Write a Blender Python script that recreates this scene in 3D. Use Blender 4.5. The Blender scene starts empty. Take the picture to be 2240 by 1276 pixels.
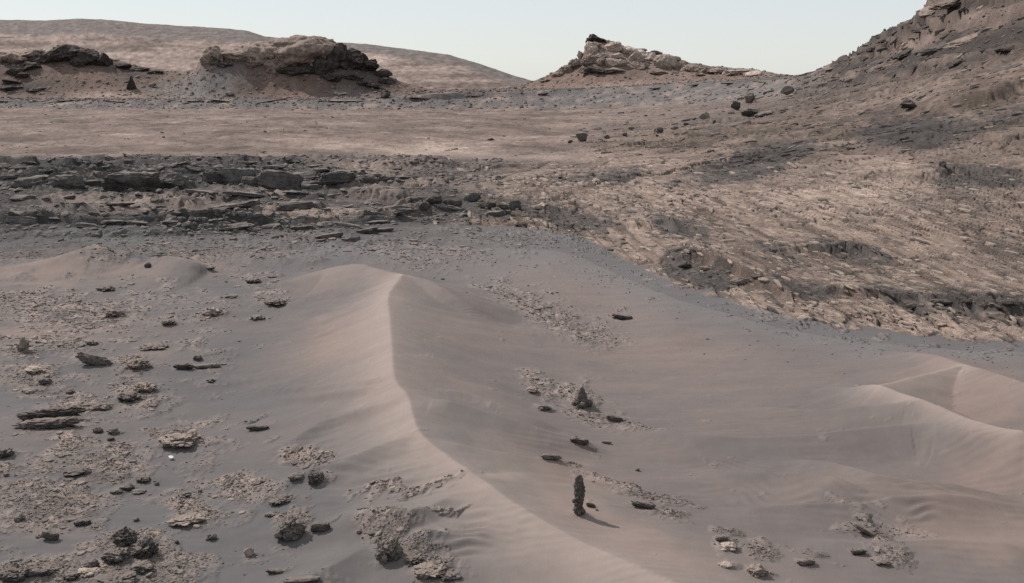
import bpy, math, random, time
import numpy as np
T0 = time.time()
sc = bpy.context.scene
col = sc.collection

# ------------------------------------------------------------------ camera, sky, sun, exposure
F, V0, CZ = 2400.0, 190.0, 6.0          # focal length in photo pixels, eye level row, eye height in metres
cam_d = bpy.data.cameras.new('camera')
cam = bpy.data.objects.new('camera', cam_d); col.objects.link(cam)
cam.location = (0, 0, CZ); cam.rotation_euler = (math.radians(90), 0, 0)
cam_d.sensor_width = 36.0; cam_d.lens = 36.0 * F / 2240.0
cam_d.shift_y = -(638.0 - V0) / 2240.0
cam_d.clip_start = 0.1; cam_d.clip_end = 60000
sc.camera = cam

SUN = np.array((-0.76, 0.46, 0.92)); SUN /= np.linalg.norm(SUN)
SUN_EL = math.asin(SUN[2]); SUN_AZ = math.atan2(SUN[0], SUN[1])
world = bpy.data.worlds.new('World'); sc.world = world; world.use_nodes = True
wn = world.node_tree.nodes; wl = world.node_tree.links
bg = wn['Background']; bg.inputs['Strength'].default_value = 0.13
sky = wn.new('ShaderNodeTexSky'); sky.sky_type = 'NISHITA'; sky.sun_disc = False
sky.sun_elevation = SUN_EL; sky.sun_rotation = SUN_AZ
sky.altitude = 0; sky.air_density = 0.8; sky.dust_density = 0.7; sky.ozone_density = 0.7
dusty = wn.new('ShaderNodeMix'); dusty.data_type = 'RGBA'; dusty.inputs[0].default_value = 0.72     # suspended dust evens out the sky
dusty.inputs[7].default_value = (6.05, 6.15, 6.05, 1)
wl.new(sky.outputs[0], dusty.inputs[6]); wl.new(dusty.outputs[2], bg.inputs['Color'])
sun_d = bpy.data.lights.new('sun', 'SUN'); sun_d.energy = 4.7; sun_d.angle = math.radians(0.6); sun_d.color = (1.0, 0.925, 0.875)
sun = bpy.data.objects.new('sun', sun_d); col.objects.link(sun)
from mathutils import Vector
sun.rotation_euler = Vector(-SUN).to_track_quat('-Z', 'Y').to_euler()
sc.cycles.use_denoising = False
vs = sc.view_settings
vs.view_transform = 'Standard'; vs.look = 'None'; vs.exposure = 0.0; vs.gamma = 1.0; vs.use_curve_mapping = False

# ------------------------------------------------------------------ numpy noise
def h2(ix, iy, s):
    h = (ix.astype(np.int64) * 374761393 + iy.astype(np.int64) * 668265263 + s * 2246822519) & 0xffffffff
    h = ((h ^ (h >> 13)) * 1274126177) & 0xffffffff
    return ((h ^ (h >> 16)) & 0xffff) / 65535.0
_rng = np.random.default_rng(11)
_ang = _rng.random(65536) * 6.2831853; GX = np.cos(_ang).astype(np.float32); GY = np.sin(_ang).astype(np.float32); HT = _rng.random(65536).astype(np.float32)
def _ix(ix, iy, s): return (((ix + s * 37) & 255) << 8) | ((iy + s * 101) & 255)
def noise2(x, y, s=0):
    fx0 = np.floor(x); fy0 = np.floor(y); ix = fx0.astype(np.int32); iy = fy0.astype(np.int32)
    fx = (x - fx0).astype(np.float32); fy = (y - fy0).astype(np.float32)
    ux = fx * fx * fx * (fx * (fx * 6 - 15) + 10); uy = fy * fy * fy * (fy * (fy * 6 - 15) + 10)
    def g(dx, dy):
        k = _ix(ix + dx, iy + dy, s); return GX[k] * (fx - dx) + GY[k] * (fy - dy)
    n0 = g(0, 0); n1 = g(1, 0); n2 = g(0, 1); n3 = g(1, 1)
    a = n0 + (n1 - n0) * ux; b = n2 + (n3 - n2) * ux
    return (a + (b - a) * uy) * 1.5
def fbm(x, y, o=4, s=0, gain=0.5, lac=2.03):
    r = 0; a = 1.0; t = 0
    for k in range(o):
        r = r + a * noise2(x, y, s + k * 17); t += a; a *= gain; x = x * lac + 5.3; y = y * lac - 3.1
    return r / t
def ridged(x, y, o=4, s=0):
    r = 0; a = 1.0; t = 0
    for k in range(o):
        r = r + a * (1 - np.abs(noise2(x, y, s + k * 17)) * 2); t += a; a *= 0.5; x = x * 2.03 + 5.3; y = y * 2.03 - 3.1
    return r / t
def worley(x, y, s=0):
    fx0 = np.floor(x); fy0 = np.floor(y); ix = fx0.astype(np.int32); iy = fy0.astype(np.int32)
    fx = (x - fx0).astype(np.float32); fy = (y - fy0).astype(np.float32)
    d1 = np.full(x.shape, 9.0, np.float32); d2 = np.full(x.shape, 9.0, np.float32); idv = np.zeros(x.shape, np.float32)
    for dx in (-1, 0, 1):
        for dy in (-1, 0, 1):
            k = _ix(ix + dx, iy + dy, s); k2 = (k * 5 + 77) & 65535; k3 = (k * 3 + 31) & 65535
            d = np.hypot(dx + 0.1 + 0.8 * HT[k] - fx, dy + 0.1 + 0.8 * HT[k2] - fy)
            m = d < d1
            d2 = np.where(m, d1, np.minimum(d2, d)); idv = np.where(m, HT[k3], idv); d1 = np.where(m, d, d1)
    return d1, d2, idv
def h3(ix, iy, iz, s):
    return h2(ix + iz * 57.0, iy - iz * 131.0, s)
def noise3(p, s=0):
    i = np.floor(p); f = p - i; u = f * f * (3 - 2 * f)
    r = 0
    for dx in (0, 1):
        for dy in (0, 1):
            for dz in (0, 1):
                w = (u[:, 0] if dx else 1 - u[:, 0]) * (u[:, 1] if dy else 1 - u[:, 1]) * (u[:, 2] if dz else 1 - u[:, 2])
                r = r + w * h3(i[:, 0] + dx, i[:, 1] + dy, i[:, 2] + dz, s)
    return r * 2 - 1
def fbm3(p, o=3, s=0, gain=0.5):
    r = 0; a = 1.0; t = 0
    for k in range(o):
        r = r + a * noise3(p, s + 31 * k); t += a; a *= gain; p = p * 2.1 + 3.7
    return r / t
def sstep(a, b, x):
    t = np.clip((x - a) / (b - a), 0, 1); return t * t * (3 - 2 * t)
def gblur(a, sig, axis):
    if sig <= 0: return a
    n = int(sig * 3) + 1; k = np.exp(-0.5 * (np.arange(-n, n + 1) / sig) ** 2); k /= k.sum()
    return np.apply_along_axis(lambda m: np.convolve(np.pad(m, n, mode='edge'), k, mode='valid'), axis, a)

# ------------------------------------------------------------------ the lie of the land: lines across the valley, near to far
U = np.concatenate([np.arange(-520, -60, 10), np.arange(-60, 2302, 2.5), np.arange(2310, 2780, 10)])
NU = len(U)
CU = [-520, 0, 450, 850, 1050, 1250, 1450, 1650, 1850, 2050, 2240, 2780]
def vline(vv, yy, sm=14): # photo row and distance at the columns CU
    v = gblur(np.interp(U, CU, vv), sm, 0); y = gblur(np.interp(U, CU, yy), sm, 0)
    return y, CZ - y * (v - V0) / F
def zline(y, z):
    return np.full(NU, float(y)), np.full(NU, float(z))
def sline(pts, sm=1.0):  # silhouettes: (u, v, y)
    p = np.array(pts, float)
    v = gblur(np.interp(U, p[:, 0], p[:, 1]), sm, 0); y = gblur(np.interp(U, p[:, 0], p[:, 2]), 12, 0)
    return y, CZ - y * (v - V0) / F
L = [
 (zline(5.5, 0.9), 0),
 (zline(9.0, 0.15), 14),
 (zline(12.8, 0.0), 64),
 (zline(19.0, 0.0), 150),
 (vline([530,530,520,492,495,510,615,680,722,743,752,770], [42,42,43.5,47.5,47,45,34,29.4,27,26,25.6,25]), 150),
 (vline([480,480,482,470,455,455,540,600,640,670,690,700], [46,46,46,50,52,51,38.4,33,30.4,28.7,27.8,27]), 42),
 (vline([418,418,416,405,400,410,470,520,550,570,590,600], [60,60,60,63,63,60,46.5,39.5,36,34,33,32]), 44),
 (vline([368,368,370,385,385,385,420,450,465,480,490,500], [63,63,63.5,67,66,64,54,47,44,41.5,40,38.5]), 44),
 (vline([352,350,345,345,350,350,365,375,380,385,388,390], [80,80,82,85,80,78,67,60,56,53,51,49.5]), 44),
 (vline([290,290,285,285,288,290,300,300,290,270,260,250], [132,132,134,134,130,122,100,86,80,74,70,66]), 44),
 (vline([238,238,240,242,242,240,235,225,205,165,140,110], [270,270,270,265,262,250,220,170,125,98,88,80]), 44),
 (vline([221,220,219,216,208,200,190,181,160,95,40,-30], [285,285,285,282,280,275,262,235,165,118,102,90], 5), 36),
 (sline([(-520,217,300),(0,216,300),(500,216,300),(850,212,300),(1050,205,300),(1250,197,297),(1450,187,288),(1650,175,265),
         (1720,168,252),(1760,168,240),(1800,158,225),(1822,152,210),(1850,140,195),(1872,130,185),(1895,116,178),(1915,105,170),(1935,92,163),(1950,79,158),
         (1975,60,152),(2000,47,146),(2030,22,140),(2065,0,136),(2120,-35,130),(2240,-110,122),(2780,-350,105)], 0.6), 30),
 (sline([(-520,150,330),(-200,132,330),(-60,118,330),(0,116,330),(70,120,330),(100,118,330),(160,118,330),(215,124,330),(250,130,330),(290,144,328),(340,153,325),(395,160,322),
         (428,152,318),(445,122,318),(470,116,318),(500,112,318),(540,106,320),(570,99,322),(600,90,322),(640,84,322),(680,88,322),(715,98,322),(745,108,322),(790,132,320),
         (830,158,318),(880,182,316),(930,196,315),(1000,202,315),(1060,201,318),(1110,196,322),(1165,181,326),(1200,166,328),(1228,150,330),(1250,139,330),(1272,126,330),
         (1284,98,330),(1300,82,330),(1330,89,330),(1352,97,330),(1400,112,330),(1440,120,330),(1480,130,330),(1510,139,330),(1560,148,330),(1610,151,330),(1650,154,328),(1690,163,326),
         (1740,172,322),(1800,180,318),(1900,190,312),(2780,190,312)], 0.8), 70),
 (sline([(-520,190,420),(0,190,420),(400,192,420),(850,205,410),(1060,212,405),(1250,212,405),(2780,212,405)], 10), 16),
 (sline([(-520,56,720),(0,50,720),(100,51,720),(180,47,720),(260,52,718),(350,60,716),(470,66,714),(540,73,712),(580,84,708),(640,90,702),(720,96,696),(800,100,690),(900,112,682),(980,122,676),
         (1050,142,670),(1110,162,665),(1165,179,660),(1250,200,655),(2780,204,650)], 1.2), 70),
 (sline([(-520,110,1000),(600,120,1000),(1165,196,1000),(2780,200,1000)], 8), 8),
]
Ys = np.stack([l[0][0] for l in L]); Zs = np.stack([l[0][1] for l in L]); Ns = [l[1] for l in L]
# monotone cubic through the lines, column by column, in 1/y
S = -1.0 / Ys
h = np.diff(S, axis=0); dl = np.diff(Zs, axis=0) / h
m = np.zeros_like(Zs); m[0] = dl[0]; m[-1] = dl[-1]
w1 = 2 * h[1:] + h[:-1]; w2 = h[1:] + 2 * h[:-1]
ok = dl[:-1] * dl[1:] > 0
with np.errstate(divide='ignore', invalid='ignore'):
    m[1:-1] = np.where(ok, (w1 + w2) / (w1 / np.where(ok, dl[:-1], 1) + w2 / np.where(ok, dl[1:], 1)), 0)
Yr, Zr, LineRow = [Ys[0]], [Zs[0]], [0]
for k in range(1, len(L)):
    n = Ns[k]
    for j in range(1, n + 1):
        t = j / n; hh = h[k - 1]
        a = 2*t**3 - 3*t**2 + 1; b = t**3 - 2*t**2 + t; c = -2*t**3 + 3*t**2; d = t**3 - t**2
        Zr.append(a * Zs[k-1] + b * hh * m[k-1] + c * Zs[k] + d * hh * m[k])
        Yr.append(-1.0 / (S[k-1] + t * hh))
    LineRow.append(len(Yr) - 1)
Y = np.array(Yr); Z = np.array(Zr); NR = Y.shape[0]
Ug = np.broadcast_to(U, Y.shape)
X = (Ug - 1120.0) / F * Y
Vg = V0 + F * (CZ - Z) / Y
RowI = np.broadcast_to(np.arange(NR)[:, None], Y.shape)
Line = np.interp(np.arange(NR), LineRow, np.arange(len(L)))[:, None] * np.ones(NU)   # fractional line number

def find(u, v, H=0.0):
    """world point where the sight line through photo pixel (u, v) meets the ground raised by H"""
    fi = np.interp(u, U, np.arange(NU)); i = int(round(fi))
    zz = Z[:, i] + H; vv = V0 + F * (CZ - zz) / Y[:, i]
    js = np.nonzero((vv[1:] <= v) & (vv[:-1] > v))[0]
    j = int(js[0]) if len(js) else int(np.argmin(np.abs(vv)))
    den = vv[j] - vv[j + 1] if j + 1 < NR else 1
    t = float(np.clip((vv[j] - v) / (den if abs(den) > 1e-6 else 1), 0, 1)); j2 = min(j + 1, NR - 1)
    y = Y[j, i] * (1 - t) + Y[j2, i] * t
    return np.array(((u - 1120.0) / F * y, y, zz[j] * (1 - t) + zz[j2] * t))

def resample(pts, n=14):
    p = np.array(pts, float); p = np.vstack([2 * p[0] - p[1], p, 2 * p[-1] - p[-2]])
    out = []
    for i in range(1, len(p) - 2):
        for t in np.arange(n) / n:
            a, b, c, d = p[i-1], p[i], p[i+1], p[i+2]
            out.append(0.5 * ((2*b) + (-a+c)*t + (2*a-5*b+4*c-d)*t*t + (-a+3*b-3*c+d)*t**3))
    out.append(p[-2]); return np.array(out)

crest = np.zeros(X.shape)
def ridge_field(pts, wl, wr, pl=1.8, pr=1.3, side=(1.0, 0.75), taper=False):
    """height field of one wind ridge: pts = (u, v, height); wl / wr widths left and right of its run"""
    q = resample(pts, 8)
    w = np.array([np.append(find(a, b, max(c, 0))[:2], max(c, 0)) for a, b, c in q])
    pad = max(wl, wr) * 1.05
    sel = (X > w[:, 0].min() - pad) & (X < w[:, 0].max() + pad) & (Y > w[:, 1].min() - pad) & (Y < w[:, 1].max() + pad)
    sel[LineRow[7]:] = False
    px, py = X[sel], Y[sel]
    best = np.full(px.shape, 1e9); sd = np.zeros(px.shape); hh = np.zeros(px.shape); tt = np.zeros(px.shape)
    for k in range(len(w) - 1):
        ax, ay = w[k, :2]; bx, by = w[k+1, :2]; dx, dy = bx-ax, by-ay; l2 = dx*dx + dy*dy + 1e-9
        t = np.clip(((px-ax)*dx + (py-ay)*dy) / l2, 0, 1)
        ex, ey = px - ax - t*dx, py - ay - t*dy; d = np.hypot(ex, ey)
        mm = d < best; best = np.where(mm, d, best)
        sd = np.where(mm, np.sign(dx*ey - dy*ex) * d, sd); hh = np.where(mm, w[k, 2] * (1-t) + w[k+1, 2] * t, hh)
        tt = np.where(mm, (k + t) / len(w), tt)
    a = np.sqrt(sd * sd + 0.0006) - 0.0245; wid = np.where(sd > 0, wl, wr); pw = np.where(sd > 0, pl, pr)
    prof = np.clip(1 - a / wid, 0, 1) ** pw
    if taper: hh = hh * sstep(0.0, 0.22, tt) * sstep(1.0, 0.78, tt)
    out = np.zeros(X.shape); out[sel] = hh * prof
    crest[sel] = np.maximum(crest[sel], prof * np.clip(hh * 2.2, 0, 1) * (side[1] + (side[0] - side[1]) * sstep(-0.03, 0.02, sd)))  # colour mask of the crests, stronger on the lit flank
    return out

def blob(cu, cv, ru, rv, ang=0.0, p=2.0):
    """soft patch of ground round a spot"""
    c, s = math.cos(math.radians(ang)), math.sin(math.radians(ang))
    du, dv = Uw - cu, Vw - cv
    a = (du * c + dv * s) / ru; b = (-du * s + dv * c) / rv
    return np.exp(-(a * a + b * b) ** (p / 2))
def blobs(lst):
    r = np.zeros(X.shape)
    for q in lst:
        r = np.maximum(r, (q[5] if len(q) > 5 else 1.0) * blob(q[0], q[1], q[2], q[3], q[4] if len(q) > 4 else 0))
    return r
lx, ly = X, Y
nA = fbm(lx * 0.35, ly * 0.35, 4, 1); nB = fbm(lx * 1.4, ly * 1.4, 4, 2); nC = fbm(lx * 0.05, ly * 0.03, 4, 3)
Vflat = V0 + F * (CZ - Z) / Y
wob = np.clip((Vflat - V0) / 300.0, 0.10, 2.0)
Uw = Ug + (nA * 60 + nB * 26) * np.clip(wob, 0.3, 1.2); Vw = Vflat + (nB * 22 + nA * 16) * wob
near = sstep(LineRow[4] + 6, LineRow[4] - 6, RowI)                # 1 on the sandy valley floor

# ---- dunes and wind ridges (crest pixel, height in metres)
dunes = np.zeros(X.shape)
def dune(*a, **k):
    global dunes
    dunes = np.maximum(dunes, ridge_field(*a, **k))
Wav = fbm(X * 0.9, Y * 0.45, 3, 5)
dune([(882,598,.88),(850,643,.88),(853,700,.86),(858,770,.85),(864,832,0.84),(893,868,0.82),(903,905,0.78),(918,944,0.73),(965,988,0.66),(1050,1046,0.6),(1130,1105,0.52),(1250,1172,0.46),(1400,1238,0.48),(1560,1318,0.48),(1760,1420,0.45)], 3.7, 3.3, 1.4, 1.75, side=(0.70, 0.95))
dune([(882,598,.88),(830,588,0.78),(780,576,0.72),(720,585,0.5),(650,610,0.22),(600,630,0.05)], 3.4, 3.0, 1.6, 1.6, side=(.6, .5))
dune([(1090,715,0.10),(1030,668,0.5),(975,632,0.74),(930,610,0.84),(882,598,.88)], 1.8, 3.4, 1.6, 1.6, side=(.25, .15))
dune([(2300,975,0.50),(2240,955,0.52),(2150,925,0.54),(2060,893,0.54),(1980,866,0.52),(1922,847,0.46),(1860,846,0.22),(1790,850,0.05)], 1.7, 1.5, 2.6, 1.5, side=(0.9, 0.35))
dune([(2300,860,0.5),(2200,828,0.5),(2110,801,0.48),(2060,786,0.40),(2000,772,0.28),(1950,767,0.05)], 1.8, 2.2, 1.5, 1.6, side=(.5, .5))
dune([(2110,801,0.48),(2040,818,0.42),(1980,833,0.42),(1922,847,0.46)], 1.3, 1.0, 1.4, 1.4)
dune([(0,600,0.05),(90,572,0.25),(160,548,0.5),(207,535,0.62),(250,552,0.4),(300,570,0.15)], 2.2, 3.4, side=(.45, .2))
dune([(330,580,0.15),(360,560,0.4),(400,566,0.42),(425,574,0.45),(455,600,0.1)], 1.8, 2.6, side=(.45, .2))
dune([(1400,1062,0.04),(1300,1066,0.12),(1200,1056,0.24),(1120,1046,0.4),(1060,1040,0.55)], 0.8, 1.0, 1.2, 1.6)
j_ = LineRow[5]; dunes[:j_] = gblur(gblur(dunes[:j_], 0.8, 1), 0.7, 0)
Z = Z + dunes
rip = np.zeros(X.shape)
def ripl(pts, wl, wr, **k):
    global rip
    rip = rip + ridge_field(pts, wl, wr, taper=True, **k)
# low wind ridges fanning off the main crest and across the flat
ripl([(520,838,0.01),(600,848,0.05),(700,850,0.06),(790,842,0.05),(850,828,0.015)], 0.35, 0.2)
ripl([(560,868,0.01),(650,872,0.05),(740,864,0.06),(850,845,0.02)], 0.35, 0.16)
ripl([(640,900,0.02),(700,915,0.04),(760,908,0.045),(830,888,0.035),(890,872,0.02)], 0.6, 0.28)
ripl([(560,990,0.02),(640,962,0.045),(690,935,0.055),(750,918,0.035),(830,895,0.03)], 0.7, 0.3)
ripl([(540,1076,0.02),(640,1046,0.05),(760,1008,0.075),(850,972,0.06),(912,950,0.04)], 0.7, 0.4)
ripl([(700,1120,0.02),(800,1130,0.08),(900,1128,0.1),(960,1108,0.05),(1000,1080,0.01)], 0.6, 0.22)
ripl([(860,1190,0.02),(940,1178,0.08),(1020,1180,0.05),(1080,1160,0.01)], 0.5, 0.25)
ripl([(820,1180,0.03),(760,1225,0.06),(690,1262,0.06),(600,1290,0.08)], 0.5, 0.7)
ripl([(895,862,0.02),(1000,888,0.09),(1120,925,0.11),(1230,958,0.08),(1330,975,0.03)], 0.28, 0.7)
ripl([(930,850,0.02),(1040,872,0.06),(1130,905,0.07),(1230,940,0.04)], 0.35, 0.6)
ripl([(930,955,0.02),(1050,985,0.07),(1180,1005,0.08),(1320,1022,0.03)], 0.4, 0.8)
ripl([(1320,900,0.02),(1500,955,0.10),(1700,965,0.11),(1900,948,0.13),(2080,920,0.07)], 0.28, 1.0)
ripl([(1600,880,0.01),(1780,905,0.08),(1920,896,0.08),(2040,880,0.03)], 0.22, 0.8)
ripl([(1700,1010,0.02),(1760,1012,0.06),(1810,1020,0.10),(1870,1036,0.14),(1960,1056,0.16),(2100,1068,0.12),(2260,1078,0.08)], 0.25, 1.1)
ripl([(1480,1020,0.01),(1600,1035,0.08),(1750,1050,0.09),(1900,1085,0.08)], 0.28, 0.9)
ripl([(1520,1110,0.02),(1680,1120,0.09),(1840,1118,0.12),(1990,1105,0.10),(2250,1100,0.06)], 0.28, 0.8)
ripl([(2000,965,0.03),(2080,952,0.1),(2180,958,0.1),(2280,950,0.08)], 0.5, 0.9)
ripl([(1700,1180,0.02),(1900,1200,0.07),(2100,1190,0.08),(2280,1200,0.05)], 0.5, 1.1)
Z = Z + rip * near * 1.7
# fine ripples in patches of the sand
ph = (X * 0.35 + Y * 1.0 + 0.5 * fbm(X * 0.8, Y * 0.8, 2, 9))
rp = blobs([(660,1045,110,45),(740,1080,120,40),(1010,1235,110,45),(840,1115,120,25,0,0.7),(1900,1115,260,40,0,0.8),(600,860,160,40,0,0.5),(1640,1050,200,40,0,0.4)])
Z = Z + near * rp * 0.018 * np.sin(ph * 2 * math.pi / 0.20)
Z = Z + near * (0.10 * fbm(X * 0.16, Y * 0.22, 3, 11) + 0.03 * fbm(X * 0.8, Y * 1.3, 3, 12))

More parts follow.
